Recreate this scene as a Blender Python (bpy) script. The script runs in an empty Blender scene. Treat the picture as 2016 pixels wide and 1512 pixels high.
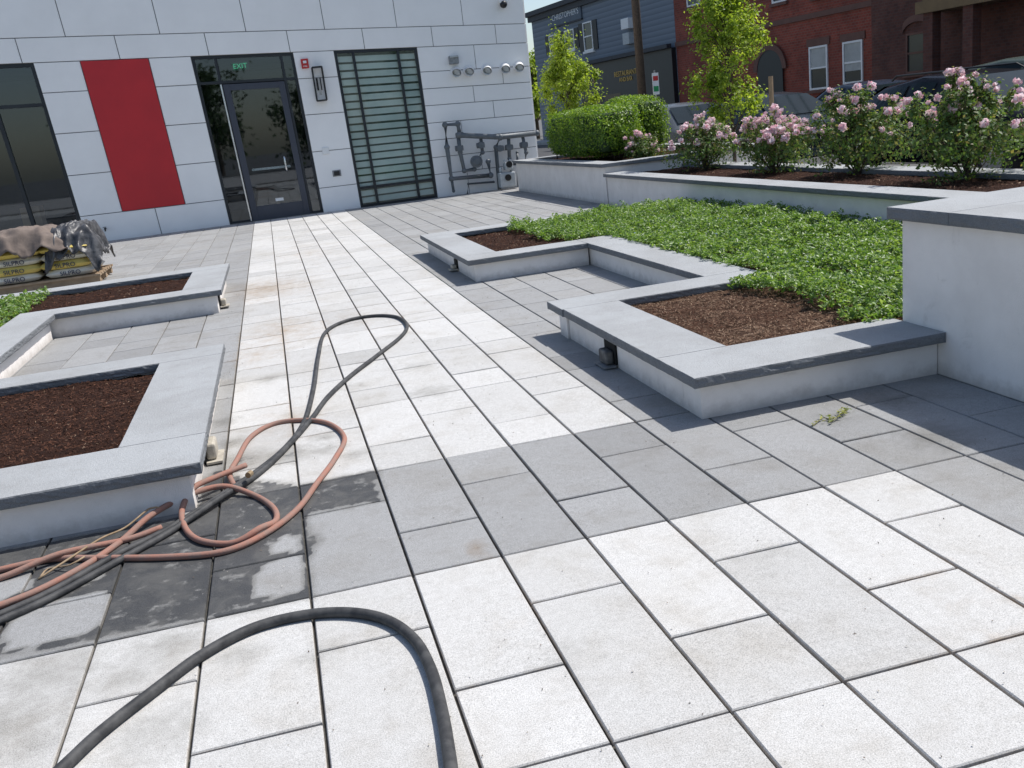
import bpy, math, random
import numpy as np
from mathutils import Vector, Matrix, noise
random.seed(7); RNG=np.random.default_rng(7)
PI=math.pi; R=math.radians
S=bpy.context.scene; COL=S.collection
# ---------------------------------------------------------------- camera model
F_PX=1869.0; H=1.42; PT=R(15.37); RL=R(6.67); HD=R(12.6)
cp,sp,cr,sr,ch,sh=math.cos(PT),math.sin(PT),math.cos(RL),math.sin(RL),math.cos(HD),math.sin(HD)
def ray(x,y):
    X=x-1008; Y=756-y
    r=X*cr+Y*sr; u=-X*sr+Y*cr
    fh=F_PX*cp+u*sp; dz=-F_PX*sp+u*cp
    return Vector((r*ch+fh*sh,-r*sh+fh*ch,dz))
def G(x,y,z=0.0):
    d=ray(x,y); s=(z-H)/d.z
    return Vector((d.x*s,d.y*s,z))
def atx(x,y,c):
    d=ray(x,y); s=c/d.x; return Vector((c,d.y*s,H+d.z*s))
def aty(x,y,c):
    d=ray(x,y); s=c/d.y; return Vector((d.x*s,c,H+d.z*s))
Fh=Vector((sh,ch,0)); R0=Vector((ch,-sh,0)); Z=Vector((0,0,1))
fwd=Fh*cp-Z*sp; U0=Fh*sp+Z*cp
cx=R0*cr-U0*sr; cy=R0*sr+U0*cr
cam=bpy.data.cameras.new('camera'); co=bpy.data.objects.new('camera',cam); COL.objects.link(co)
M=Matrix((cx,cy,-fwd)).transposed().to_4x4(); M.translation=(0,0,H); co.matrix_world=M
cam.sensor_width=36; cam.lens=F_PX/2016*36; cam.clip_end=2000; cam.clip_start=.05
S.camera=co
S.view_settings.view_transform='Standard'; S.view_settings.look='None'; S.view_settings.exposure=0
# ---------------------------------------------------------------- light
sund=Vector((.62,.12,1.0)).normalized()
el=math.asin(sund.z); az=math.atan2(sund.x,sund.y)
w=bpy.data.worlds.new("World"); S.world=w; w.use_nodes=True
nt=w.node_tree; bg=nt.nodes['Background']; sk=nt.nodes.new('ShaderNodeTexSky'); sk.sky_type='NISHITA'
sk.sun_disc=False; sk.sun_elevation=el; sk.sun_rotation=az; sk.altitude=10; sk.dust_density=1.4; sk.air_density=1.0; sk.ozone_density=.8
nt.links.new(sk.outputs[0],bg.inputs[0]); bg.inputs[1].default_value=.15
sl=bpy.data.lights.new('sun','SUN'); sl.energy=5.0; sl.angle=R(.5); sl.color=(1,.965,.915)
so=bpy.data.objects.new('sun',sl); COL.objects.link(so); so.rotation_euler=sund.to_track_quat('Z','Y').to_euler()
# ---------------------------------------------------------------- materials
def newmat(name):
    m=bpy.data.materials.new(name); m.use_nodes=True
    return m,m.node_tree,m.node_tree.nodes['Principled BSDF']
def N(nt,t,**k):
    n=nt.nodes.new(t)
    for a,b in k.items(): setattr(n,a,b)
    return n
def c4(c): return (c[0],c[1],c[2],1)
def mix(nt,fac,a,b,bt='MIX'):
    n=nt.nodes.new('ShaderNodeMix'); n.data_type='RGBA'; n.blend_type=bt
    for s,v in ((0,fac),(6,a),(7,b)):
        if isinstance(v,(tuple,float,int)): n.inputs[s].default_value=v
        else: nt.links.new(v,n.inputs[s])
    return n.outputs[2]
def mrange(nt,v,a,b,c=0.,d=1.):
    n=nt.nodes.new('ShaderNodeMapRange'); n.interpolation_type='SMOOTHSTEP'
    nt.links.new(v,n.inputs[0]); 
    for i,x in enumerate((a,b,c,d)): n.inputs[i+1].default_value=x
    return n.outputs[0]
def nz(nt,scale,detail=4,rough=.55,co=None,dist=0):
    n=N(nt,'ShaderNodeTexNoise'); n.inputs['Scale'].default_value=scale; n.inputs['Detail'].default_value=detail; n.inputs['Roughness'].default_value=rough; n.inputs['Distortion'].default_value=dist
    if co is not None: nt.links.new(co,n.inputs['Vector'])
    return n.outputs['Fac']
def objco(nt): return N(nt,'ShaderNodeTexCoord').outputs['Object']
def bump(nt,b,h,strength,dist=.01):
    n=N(nt,'ShaderNodeBump'); n.inputs['Strength'].default_value=strength; n.inputs['Distance'].default_value=dist
    nt.links.new(h,n.inputs['Height']); nt.links.new(n.outputs[0],b.inputs['Normal'])
def mat(name,c1,c2=None,scale=6,rough=.7,bmp=0,bscale=60,metal=0,spec=.5,bdist=.01,dirt=None):
    m,nt,b=newmat(name); o=objco(nt)
    c2=c2 or tuple(x*.82 for x in c1)
    f=mrange(nt,nz(nt,scale,6,.6,o),.3,.7)
    col=mix(nt,f,c4(c1),c4(c2))
    if dirt:
        sx=N(nt,'ShaderNodeSeparateXYZ'); g=N(nt,'ShaderNodeNewGeometry'); nt.links.new(g.outputs['Position'],sx.inputs[0])
        ad=N(nt,'ShaderNodeMath',operation='MULTIPLY_ADD'); nt.links.new(nz(nt,14,5,.65,o),ad.inputs[0]); ad.inputs[1].default_value=-.12; nt.links.new(sx.outputs['Z'],ad.inputs[2])
        lo=mrange(nt,ad.outputs[0],-.07,.03,dirt[1],0.)
        col=mix(nt,lo,col,c4(dirt[0]))
        bl=mrange(nt,nz(nt,6,7,.7,o,.6),.56,.78,0.,dirt[1]*.55); col=mix(nt,bl,col,c4(dirt[0]))
    nt.links.new(col,b.inputs['Base Color']); b.inputs['Roughness'].default_value=rough; b.inputs['Metallic'].default_value=metal
    b.inputs['Specular IOR Level'].default_value=spec
    if bmp: bump(nt,b,nz(nt,bscale,5,.6,o),bmp,bdist)
    return m
def islmat(name,cols,rough=.5,trans=0,spec=.4,tm=(2.2,2.2,1.0)):
    m,nt,b=newmat(name); g=N(nt,'ShaderNodeNewGeometry'); r=N(nt,'ShaderNodeValToRGB')
    nt.links.new(g.outputs['Random Per Island'],r.inputs[0])
    e=r.color_ramp.elements
    while len(e)<len(cols): e.new(.5)
    for i,c in enumerate(cols): e[i].position=i/(len(cols)-1); e[i].color=c4(c)
    nt.links.new(r.outputs[0],b.inputs['Base Color']); b.inputs['Roughness'].default_value=rough; b.inputs['Specular IOR Level'].default_value=spec
    if trans:
        t=N(nt,'ShaderNodeBsdfTranslucent'); tc2=mix(nt,1.0,r.outputs[0],c4(tm),'MULTIPLY')
        nt.links.new(tc2,t.inputs[0])
        ms=N(nt,'ShaderNodeMixShader'); ms.inputs[0].default_value=trans
        nt.links.new(b.outputs[0],ms.inputs[1]); nt.links.new(t.outputs[0],ms.inputs[2])
        nt.links.new(ms.outputs[0],nt.nodes['Material Output'].inputs[0])
    return m
def glassmat(name,tint,refl=.12,gc=(1,1,1)):
    m,nt,b=newmat(name)
    t=N(nt,'ShaderNodeBsdfTransparent'); t.inputs[0].default_value=c4(tint)
    g=N(nt,'ShaderNodeBsdfGlossy'); g.inputs['Roughness'].default_value=.02; g.inputs[0].default_value=c4(gc)
    lw=N(nt,'ShaderNodeLayerWeight'); lw.inputs[0].default_value=refl
    ms=N(nt,'ShaderNodeMixShader'); nt.links.new(lw.outputs['Fresnel'],ms.inputs[0]); nt.links.new(t.outputs[0],ms.inputs[1]); nt.links.new(g.outputs[0],ms.inputs[2])
    nt.links.new(ms.outputs[0],nt.nodes['Material Output'].inputs[0]); return m
def pavemat():
    m,nt,b=newmat('paver_stone'); o=objco(nt)
    a=N(nt,'ShaderNodeAttribute',attribute_name='tone'); wt=N(nt,'ShaderNodeAttribute',attribute_name='wet'); stn=N(nt,'ShaderNodeAttribute',attribute_name='stain')
    T=a.outputs['Color']
    fine=nz(nt,260,4,.85,o); med=nz(nt,38,5,.65,o); big=nz(nt,1.5,5,.62,o); mid=nz(nt,6,6,.7,o,.5)
    col=mix(nt,mrange(nt,fine,.38,.54),mix(nt,1.,T,(.60,.60,.60,1),'MULTIPLY'),T)
    vor=N(nt,'ShaderNodeTexVoronoi'); vor.inputs['Scale'].default_value=170; nt.links.new(o,vor.inputs['Vector'])
    col=mix(nt,mrange(nt,vor.outputs['Distance'],.10,.26,.8,0.),col,mix(nt,1.,T,(1.28,1.28,1.30,1),'MULTIPLY'))
    col=mix(nt,mrange(nt,med,.35,.7,.0,.35),col,mix(nt,1.,col,(.74,.735,.72,1),'MULTIPLY'))
    col=mix(nt,mrange(nt,mid,.46,.72,0.,.42),col,mix(nt,1.,col,(.78,.755,.72,1),'MULTIPLY'))
    col=mix(nt,mrange(nt,big,.46,.70,0.,.5),col,mix(nt,1.,col,(.82,.785,.73,1),'MULTIPLY'))
    n2=nz(nt,9,6,.7,o,.4)
    ad=N(nt,'ShaderNodeMath',operation='MULTIPLY_ADD'); nt.links.new(n2,ad.inputs[0]); ad.inputs[1].default_value=.8
    nt.links.new(stn.outputs['Fac'],ad.inputs[2])
    sm=mrange(nt,ad.outputs[0],.55,1.2)
    col=mix(nt,sm,col,mix(nt,1.,col,(.74,.60,.47,1),'MULTIPLY'))
    n3=nz(nt,16,6,.6,o,.3)
    aw=N(nt,'ShaderNodeMath',operation='MULTIPLY_ADD'); nt.links.new(n3,aw.inputs[0]); aw.inputs[1].default_value=.45; nt.links.new(wt.outputs['Fac'],aw.inputs[2])
    wm=mrange(nt,aw.outputs[0],.69,.78)
    pw=mrange(nt,aw.outputs[0],.34,.72,0.,.62)
    col=mix(nt,pw,col,mix(nt,1.,col,(.50,.49,.46,1),'MULTIPLY'))
    wd=mix(nt,mrange(nt,fine,.4,.6),(.11,.112,.118,1),(.23,.23,.232,1)); wd=mix(nt,mrange(nt,mid,.42,.66,0.,.6),wd,(.34,.33,.31,1))
    col=mix(nt,wm,col,mix(nt,1.,T,wd,'MULTIPLY'))
    nt.links.new(col,b.inputs['Base Color'])
    rr=mrange(nt,aw.outputs[0],.65,.85,.9,.55); nt.links.new(rr,b.inputs['Roughness']); b.inputs['Specular IOR Level'].default_value=.25
    bump(nt,b,fine,.5,.002)
    return m
PAVE=pavemat()
M_SAND=mat('joint_sand',(.11,.10,.085),(.05,.047,.04),30,.95,.6,200)
M_GROUND=mat('far_ground',(.12,.12,.115),(.09,.09,.09),2,.95)
M_PLAZA=mat('plaza_concrete',(.40,.39,.38),(.33,.32,.31),2,.9)
M_ASPH=mat('asphalt',(.06,.06,.062),(.045,.045,.047),3,.9,.4,150)
M_CONC=mat('concrete_kerb',(.42,.41,.39),(.34,.33,.31),5,.85,.3,90)
M_STUC=mat('planter_stucco',(.84,.80,.765),(.76,.72,.685),3.5,.9,.4,160,bdist=.004,dirt=((.42,.38,.34),.6))
def stonemat():
    m,nt,b=newmat('coping_granite'); o=objco(nt)
    f=mrange(nt,nz(nt,260,2,.7,o),.38,.6); big=mrange(nt,nz(nt,2.2,5,.6,o),.35,.7); md=mrange(nt,nz(nt,13,6,.7,o,.4),.5,.75,0.,.5)
    c=mix(nt,f,(.30,.312,.32,1),(.41,.422,.43,1)); c=mix(nt,big,c,mix(nt,1.,c,(.86,.85,.84,1),'MULTIPLY')); c=mix(nt,md,c,mix(nt,1.,c,(.80,.78,.75,1),'MULTIPLY'))
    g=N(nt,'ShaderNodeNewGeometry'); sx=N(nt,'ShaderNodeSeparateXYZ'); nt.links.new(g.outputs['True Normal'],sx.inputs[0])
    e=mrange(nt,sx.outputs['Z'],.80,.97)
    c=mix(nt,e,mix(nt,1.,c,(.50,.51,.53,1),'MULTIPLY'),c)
    nt.links.new(c,b.inputs['Base Color']); b.inputs['Roughness'].default_value=.85; b.inputs['Specular IOR Level'].default_value=.25; bump(nt,b,nz(nt,90,6,.75,o),.6,.007); return m
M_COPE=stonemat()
M_SOIL=mat('mulch_bed',(.062,.028,.018),(.026,.012,.008),25,.95,1,120,bdist=.03,spec=.15)
M_SOILT=mat('mulch_bed_dry',(.15,.085,.055),(.06,.032,.02),18,.95,1,120,bdist=.03,spec=.15)
M_CHIP=islmat('mulch_chips',[(.03,.014,.009),(.078,.033,.020),(.125,.056,.033),(.045,.019,.012),(.17,.08,.05)],.9,0,.15)
M_CHIPL=islmat('mulch_chips_faded',[(.11,.065,.042),(.22,.14,.09),(.34,.23,.155),(.14,.085,.055),(.40,.29,.205)],.9,0,.15)
M_LEAF=islmat('vinca_leaf',[(.055,.12,.025),(.12,.22,.045),(.20,.31,.075),(.09,.17,.035),(.30,.40,.14)],.42,.35,.5,(1.9,1.9,.9))
M_HEDGE=islmat('hedge_leaf',[(.06,.12,.014),(.12,.22,.022),(.21,.32,.035),(.09,.17,.02),(.32,.42,.07)],.45,.3)
M_ROSEL=islmat('rose_leaf',[(.05,.10,.025),(.09,.16,.04),(.14,.21,.06),(.07,.12,.035),(.24,.21,.09)],.55,.3)
M_TREEL=islmat('tree_leaf',[(.11,.17,.018),(.20,.28,.03),(.29,.37,.05),(.15,.22,.025),(.38,.44,.09)],.5,.4)
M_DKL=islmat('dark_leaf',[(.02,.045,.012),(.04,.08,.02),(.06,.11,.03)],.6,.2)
M_PETAL=islmat('rose_petal',[(.82,.54,.60),(.88,.72,.75),(.91,.84,.84),(.80,.42,.50),(.92,.89,.88),(.87,.66,.69)],.6,.3,.3,(1.1,1.05,1.05))
M_BLUE=mat('vinca_petal',(.20,.24,.65))
M_BARK=mat('bark',(.10,.075,.055),(.06,.045,.035),20,.95,.7,60)
M_STAKE=mat('timber_stake',(.33,.23,.14),None,20,.9)
M_PANEL=mat('facade_stone',(.90,.89,.875),(.85,.84,.825),1.2,.6,.15,45,dirt=((.62,.60,.58),.2))
M_CORE=mat('panel_joint',(.20,.20,.21),None,5,.9)
M_RED=mat('red_panel_paint',(.52,.014,.022),(.46,.012,.02),1.5,.45,.05,20)
M_FRAME=mat('dark_aluminium',(.018,.022,.028),(.025,.03,.036),3,.35,metal=.3)
M_DOORF=mat('door_aluminium',(.05,.058,.078),(.045,.05,.07),3,.4,metal=.2)
M_GLASS=glassmat('dark_glass',(.62,.70,.75),.47,(.85,.93,1.))
M_GLASSG=glassmat('green_glass',(.94,.985,.965),.34)
M_BLIND=mat('blind_slat',(.84,.92,.885),(.68,.78,.75),1.6,.35)
M_INT=mat('interior_wall',(.11,.115,.12),None,2,.9)
M_INTF=mat('interior_floor',(.18,.175,.17),None,2,.5)
M_WHITE=mat('white_paint',(.80,.80,.79),(.74,.74,.73),8,.45)
M_CREAM=mat('cream_plastic',(.50,.46,.38),(.34,.31,.26),18,.6,.4,60)
M_BLACK=mat('black_metal',(.012,.012,.013),None,8,.45)
M_DARK=mat('opening_shade',(.006,.006,.006),None,8,.9)
M_PIPE=mat('grey_painted_pipe',(.13,.145,.16),(.095,.11,.12),12,.5,.15,60)
M_METER=mat('meter_body',(.46,.49,.50),(.36,.39,.40),12,.5,.1,60)
M_GALV=mat('galvanised_steel',(.30,.31,.32),(.20,.21,.22),14,.5,metal=.5)
M_DGALV=mat('dirty_black_housing',(.05,.05,.05),(.17,.165,.155),16,.6,.3,60)
M_STEEL=mat('polished_steel',(.75,.76,.78),None,8,.25,metal=.9)
M_SIGRED=mat('alarm_red',(.55,.02,.02),None,8,.4)
M_HOSEB=mat('black_rubber',(.030,.031,.033),(.075,.075,.075),20,.65,.15,120,spec=.3)
M_HOSEO=mat('orange_rubber',(.33,.165,.125),(.27,.18,.15),22,.85,.2,120,spec=.12)
M_BRASS=mat('worn_brass',(.30,.22,.13),None,8,.5,metal=.5)
M_TAPE=mat('straw_rope',(.34,.25,.16),(.24,.17,.10),40,.95)
M_WOOD=mat('pallet_wood',(.40,.29,.19),(.28,.20,.13),9,.9,.4,60)
M_BAGY=mat('yellow_bag',(.78,.60,.14),(.70,.54,.16),6,.55,.3,22)
M_BAGW=mat('white_bag',(.78,.76,.70),(.66,.63,.56),6,.55,.3,22)
M_TARP=mat('brown_tarp',(.19,.15,.125),(.13,.10,.085),5,.85,.35,14,bdist=.02)
M_PLAS=mat('black_plastic',(.020,.020,.023),(.11,.11,.115),12,.4,.5,16,bdist=.02)
M_CARD=mat('cardboard',(.45,.30,.18),None,5,.9)
def emis(name,c,s):
    m,nt,b=newmat(name); b.inputs['Base Color'].default_value=c4(c); b.inputs['Emission Color'].default_value=c4(c); b.inputs['Emission Strength'].default_value=s; return m
M_EXIT=emis('exit_green',(.05,.55,.25),.7)
# ---------------------------------------------------------------- mesh tools
class MB:
    def __init__(s): s.v=[]; s.f=[]
    def quad(s,a,b,c,d):
        n=len(s.v); s.v+=[tuple(a),tuple(b),tuple(c),tuple(d)]; s.f.append((n,n+1,n+2,n+3)); return s
    def box(s,x0,y0,z0,x1,y1,z1):
        n=len(s.v)
        s.v+=[(x0,y0,z0),(x1,y0,z0),(x1,y1,z0),(x0,y1,z0),(x0,y0,z1),(x1,y0,z1),(x1,y1,z1),(x0,y1,z1)]
        s.f+=[tuple(n+i for i in q) for q in ((0,3,2,1),(4,5,6,7),(0,1,5,4),(1,2,6,5),(2,3,7,6),(3,0,4,7))]; return s
    def ring(s,c,ax,r,k):
        ax=Vector(ax).normalized(); u=Vector((0,0,1)) if abs(ax.z)<.9 else Vector((1,0,0))
        a=ax.cross(u).normalized(); b=ax.cross(a).normalized(); n=len(s.v)
        for i in range(k):
            t=2*PI*i/k; p=Vector(c)+a*(r*math.cos(t))+b*(r*math.sin(t)); s.v.append(tuple(p))
        return list(range(n,n+k))
    def cyl(s,p0,p1,r0,r1=None,k=12,caps=True):
        r1=r0 if r1 is None else r1; ax=Vector(p1)-Vector(p0)
        a=s.ring(p0,ax,r0,k); b=s.ring(p1,ax,r1,k)
        for i in range(k): j=(i+1)%k; s.f.append((a[i],b[i],b[j],a[j]))
        if caps: s.f.append(tuple(a)); s.f.append(tuple(reversed(b)))
        return s
    def tube(s,pts,r,k=10,caps=True):
        pts=[Vector(p) for p in pts]; rs=r if isinstance(r,(list,tuple)) else [r]*len(pts); prev=None; first=None
        for i,p in enumerate(pts):
            t=(pts[min(i+1,len(pts)-1)]-pts[max(i-1,0)]).normalized()
            rg=s.ring(p,t,rs[i],k)
            if prev:
                for q in range(k): j=(q+1)%k; s.f.append((prev[q],rg[q],rg[j],prev[j]))
            else: first=rg
            prev=rg
        if caps: s.f.append(tuple(first)); s.f.append(tuple(reversed(prev)))
        return s
    def ball(s,c,rx,ry=None,rz=None,nu=12,nv=8,jit=0):
        ry=ry or rx; rz=rz or rx; n=len(s.v); c=Vector(c)
        for i in range(nv+1):
            a=PI*i/nv
            for j in range(nu):
                b=2*PI*j/nu; q=1+random.uniform(-jit,jit)
                s.v.append((c.x+rx*q*math.sin(a)*math.cos(b),c.y+ry*q*math.sin(a)*math.sin(b),c.z+rz*q*math.cos(a)))
        for i in range(nv):
            for j in range(nu):
                k=(j+1)%nu; s.f.append((n+i*nu+j,n+(i+1)*nu+j,n+(i+1)*nu+k,n+i*nu+k))
        return s
    def build(s,name,m,parent=None,local=False,smooth=False,bevel=0,warp=None):
        v=[warp(p) for p in s.v] if warp else s.v
        off=Vector((0,0,0))
        if parent is not None and not local: off=wloc(parent)
        me=bpy.data.meshes.new(name); me.from_pydata([(p[0]-off.x,p[1]-off.y,p[2]-off.z) for p in v],[],s.f)
        me.materials.append(m)
        if smooth: me.polygons.foreach_set('use_smooth',[True]*len(me.polygons))
        o=bpy.data.objects.new(name,me); COL.objects.link(o)
        if parent is not None: o.parent=parent
        if bevel:
            b=o.modifiers.new('bevel','BEVEL'); b.width=bevel; b.segments=2; b.limit_method='ANGLE'; b.angle_limit=R(40)
        return o
def wloc(o):
    l=Vector(o.location)
    while o.parent is not None: o=o.parent; l=l+Vector(o.location)
    return l
def thing(name,label,cat,loc=(0,0,0),rz=0,group=None):
    o=bpy.data.objects.new(name,None); COL.objects.link(o); o.location=loc; o.rotation_euler=(0,0,rz)
    o['label']=label; o['category']=cat; o.empty_display_size=.1
    if group: o['group']=group
    return o
def tag(o,label,cat,group=None,kind=None):
    o['label']=label; o['category']=cat
    if group: o['group']=group
    if kind: o['kind']=kind
    return o
def struct(o):
    o['kind']='structure'; return o
def text(s,size,m,origin,xd,zd,parent=None,name='lettering',ext=.004,align='CENTER'):
    cu=bpy.data.curves.new('t','FONT'); cu.body=s; cu.size=size; cu.extrude=ext; cu.align_x=align; cu.align_y='CENTER'; cu.resolution_u=3
    ob=bpy.data.objects.new('t',cu); COL.objects.link(ob)
    dg=bpy.context.evaluated_depsgraph_get(); me=bpy.data.meshes.new_from_object(ob.evaluated_get(dg))
    bpy.data.objects.remove(ob)
    xd=Vector(xd).normalized(); zd=Vector(zd).normalized(); nd=xd.cross(zd)
    T=Matrix((xd,zd,nd)).transposed().to_4x4()
    off=wloc(parent) if parent is not None else Vector((0,0,0)); T.translation=Vector(origin)-off
    me.transform(T); me.materials.clear(); me.materials.append(m)
    o=bpy.data.objects.new(name,me); COL.objects.link(o)
    if parent is not None: o.parent=parent
    return o
def fastmesh(name,V,Fa,mats,parent=None,off=None,matidx=None):
    me=bpy.data.meshes.new(name); k=Fa.shape[1]
    if off is None and parent is not None: off=wloc(parent)
    if off is not None: V=V-np.array(off)
    me.vertices.add(len(V)); me.vertices.foreach_set('co',V.astype(np.float32).ravel())
    me.loops.add(Fa.size); me.loops.foreach_set('vertex_index',Fa.astype(np.int32).ravel())
    me.polygons.add(len(Fa)); me.polygons.foreach_set('loop_start',np.arange(0,Fa.size,k,dtype=np.int32)); me.polygons.foreach_set('loop_total',np.full(len(Fa),k,dtype=np.int32))
    if matidx is not None: me.polygons.foreach_set('material_index',matidx.astype(np.int32))
    for q in (mats if isinstance(mats,(list,tuple)) else [mats]): me.materials.append(q)
    me.update(calc_edges=True); me.validate()
    o=bpy.data.objects.new(name,me); COL.objects.link(o)
    if parent is not None: o.parent=parent
    return o
def leafmesh(P,nrm,size,aspect=.55,fold=.25,spread=.7):
    n=len(P); nn=nrm+RNG.normal(0,spread,(n,3)); nn/=np.linalg.norm(nn,axis=1)[:,None]+1e-9
    t=RNG.normal(0,1,(n,3)); t-=nn*np.sum(t*nn,axis=1)[:,None]; t/=np.linalg.norm(t,axis=1)[:,None]+1e-9
    b=np.cross(nn,t); L=(size*RNG.uniform(.65,1.3,n))[:,None]
    a0=P-t*L*.5; a2=P+t*L*.5-nn*L*.1; a1=P+b*L*aspect*.5+nn*L*fold*.4; a3=P-b*L*aspect*.5+nn*L*fold*.4
    V=np.stack([a0,a1,a2,a3],1).reshape(-1,3)
    i=np.arange(n)[:,None]*4; Fa=np.concatenate([i+np.array([[0,1,2]]),i+np.array([[0,2,3]])],1).reshape(-1,3)
    return V,Fa
def crom(pts,step=.03):
    P=[Vector(p) for p in pts]; P=[P[0]*2-P[1]]+P+[P[-1]*2-P[-2]]; out=[]
    for i in range(1,len(P)-2):
        a,b,c,d=P[i-1:i+3]; n=max(2,int((c-b).length/step))
        for k in range(n):
            t=k/n; out.append(.5*((2*b)+(c-a)*t+(2*a-5*b+4*c-d)*t*t+(3*b-a-3*c+d)*t**3))
    out.append(P[-2]); return out
def inpoly(x,y,poly):
    c=False; n=len(poly); j=n-1
    for i in range(n):
        xi,yi=poly[i]; xj,yj=poly[j]
        if (yi>y)!=(yj>y) and x<(xj-xi)*(y-yi)/(yj-yi)+xi: c=not c
        j=i
    return c
def polydist(x,y,poly):
    best=9; n=len(poly)
    for i in range(n):
        ax,ay=poly[i]; bx,by=poly[(i+1)%n]; dx,dy=bx-ax,by-ay; L=dx*dx+dy*dy
        t=max(0,min(1,((x-ax)*dx+(y-ay)*dy)/L)); best=min(best,math.hypot(x-ax-t*dx,y-ay-t*dy))
    return best
# ---------------------------------------------------------------- ground
g=MB().quad((-400,-300,-.05),(500,-300,-.05),(500,700,-.05),(-400,700,-.05)).build('ground',M_GROUND); struct(g)
g=MB().quad((-14,-3,-.014),(7.4,-3,-.014),(7.4,21.3,-.014),(-14,21.3,-.014)).build('paving_joints',M_SAND); struct(g)
g=MB().quad((-30,-22,-.004),(6.6,-22,-.004),(6.6,-3.01,-.004),(-30,-3.01,-.004)).build('plaza_behind',M_PLAZA); struct(g)  # unseen pale ground, added for the reflections in the glass
XC=[-.10-.335*k for k in range(38,0,-1)]+[-.10,.24,.55,.855,1.16,1.47,1.78,2.085]+[2.085+.305*k for k in range(1,18)]
WET=[G(*p) for p in [(-60,1095),(0,1085),(385,1012),(398,945),(430,925),(500,945),(590,955),(738,925),(752,985),(605,1012),(600,1040),(628,1062),(600,1110),(612,1176),(500,1200),(200,1256),(0,1295),(-60,1305)]]
WET=[(p.x,p.y) for p in WET]
DRY=[[(G(*p).x,G(*p).y) for p in q] for q in ([(45,1200),(130,1178),(218,1160),(215,1195),(190,1240),(60,1275),(5,1285),(20,1230)],[(500,1150),(520,1110),(560,1098),(598,1090),(600,1160),(545,1172),(500,1178)],[(525,1080),(560,1055),(592,1060),(580,1085),(540,1090)],[(165,1130),(215,1120),(190,1140)],[(-40,1150),(30,1140),(60,1120),(60,1155),(0,1185),(-40,1180)])]
DAMP=[(G(*p[:2]).x,G(*p[:2]).y,p[2],p[3]) for p in [(90,1330,.22,.46),(330,1270,.16,.46),(250,1330,.16,.42),(480,905,.17,.56),(570,895,.15,.54),(640,885,.13,.46),(440,830,.12,.45),(20,1420,.2,.46),(850,770,.16,.46),(535,745,.14,.46),(640,860,.09,.5),(700,895,.09,.48),(1640,825,.12,.40),(1850,860,.2,.46),(1760,790,.15,.45),(460,870,.10,.52),(1100,1290,.2,.26),(1500,1100,.2,.26),(300,1440,.2,.4),(820,720,.15,.34),(470,1290,.1,.4),(620,1290,.1,.32),(700,760,.12,.34),(60,1460,.14,.4)]]
STN=[(G(*p[:2]).x,G(*p[:2]).y,p[2],p[3]) for p in [(520,570,1.0,.55),(560,650,.8,.48),(940,1080,.08,.6),(1290,1080,.16,.25),(560,830,.5,.36),(700,620,.9,.32),(2000,1200,.5,.25),(500,700,.5,.42),(600,500,1.5,.32),(1000,1230,.25,.2)]]
def wetat(x,y):
    v=0
    if y<5.2 and x<.9:
        if inpoly(x,y,WET):
            v=.575+.06*noise.noise(Vector((x*6,y*6,0)))
            for d in DRY:
                if inpoly(x,y,d): v=max(.0,.30-polydist(x,y,d)*10); break
        else: v=max(0,.38-polydist(x,y,WET)*6)
    for (a,b,r,k) in DAMP:
        d=math.hypot(x-a,y-b)/r
        if d<1.6: v=max(v,k*max(0,1-d*.62))
    return v
def stat(x,y):
    v=0
    for (a,b,r,k) in STN:
        d=math.hypot(x-a,(y-b)*.6)/r
        if d<1: v=max(v,k*(1-d))
    return v
pv=[];pf=[];tone=[];wet=[];stain=[]
def slab(x0,y0,x1,y1,light):
    gp=.0045; x0+=gp;x1-=gp;y0+=gp;y1-=gp
    fine=(-1.5<x0<2.9 and .6<y0<7.5); semi=(-.5<x0<1.5 and y0>=7.5)
    nx=max(1,int((x1-x0)/.03)) if fine else (3 if semi else 1); ny=max(1,int((y1-y0)/.03)) if fine else (5 if semi else 1)
    k=random.uniform(.93,1.06)
    if light: c=(.575*k,.569*k,.553*k)
    else: c=(.345*k,.347*k,.346*k)
    if random.random()<.18: k2=random.uniform(.86,.97); c=tuple(q*k2 for q in c)
    dz=random.uniform(-.0012,.0012); tx=random.uniform(-.002,.002); ty=random.uniform(-.002,.002)
    n=len(pv); c3=.003
    for j in range(ny+1):
        for i in range(nx+1):
            x=x0+c3+(x1-x0-2*c3)*i/nx; y=y0+c3+(y1-y0-2*c3)*j/ny
            pv.append((x,y,dz+tx*(i/nx-.5)+ty*(j/ny-.5))); 
            ed=min(i/nx,1-i/nx,j/ny,1-j/ny) if fine else 1
            wet.append(wetat(x,y)+(.05 if ed<.04 else 0) if fine else 0.); stain.append(stat(x,y)+(.10 if ed<.04 else 0))
    for j in range(ny):
        for i in range(nx):
            a=n+j*(nx+1)+i; pf.append((a,a+1,a+nx+2,a+nx+1))
    per=[n+i for i in range(nx+1)]+[n+j*(nx+1)+nx for j in range(1,ny+1)]+[n+ny*(nx+1)+i for i in range(nx-1,-1,-1)]+[n+j*(nx+1) for j in range(ny-1,0,-1)]
    m0=len(pv)
    for lev,(ex,zz) in enumerate(((c3,-.004),(c3,-.022))):
        for q in per:
            p=pv[q]
            x=p[0]+(ex if p[0]>x1-c3*1.5 else -ex if p[0]<x0+c3*1.5 else 0); y=p[1]+(ex if p[1]>y1-c3*1.5 else -ex if p[1]<y0+c3*1.5 else 0)
            pv.append((x,y,p[2]+zz)); wet.append(wet[q]); stain.append(stain[q]+.25)
    L=len(per)
    for i in range(L):
        j=(i+1)%L; pf.append((per[i],m0+i,m0+j,per[j])); pf.append((m0+i,m0+L+i,m0+L+j,m0+j))
    tone.extend([c4(c)]*(len(pv)-n))
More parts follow.
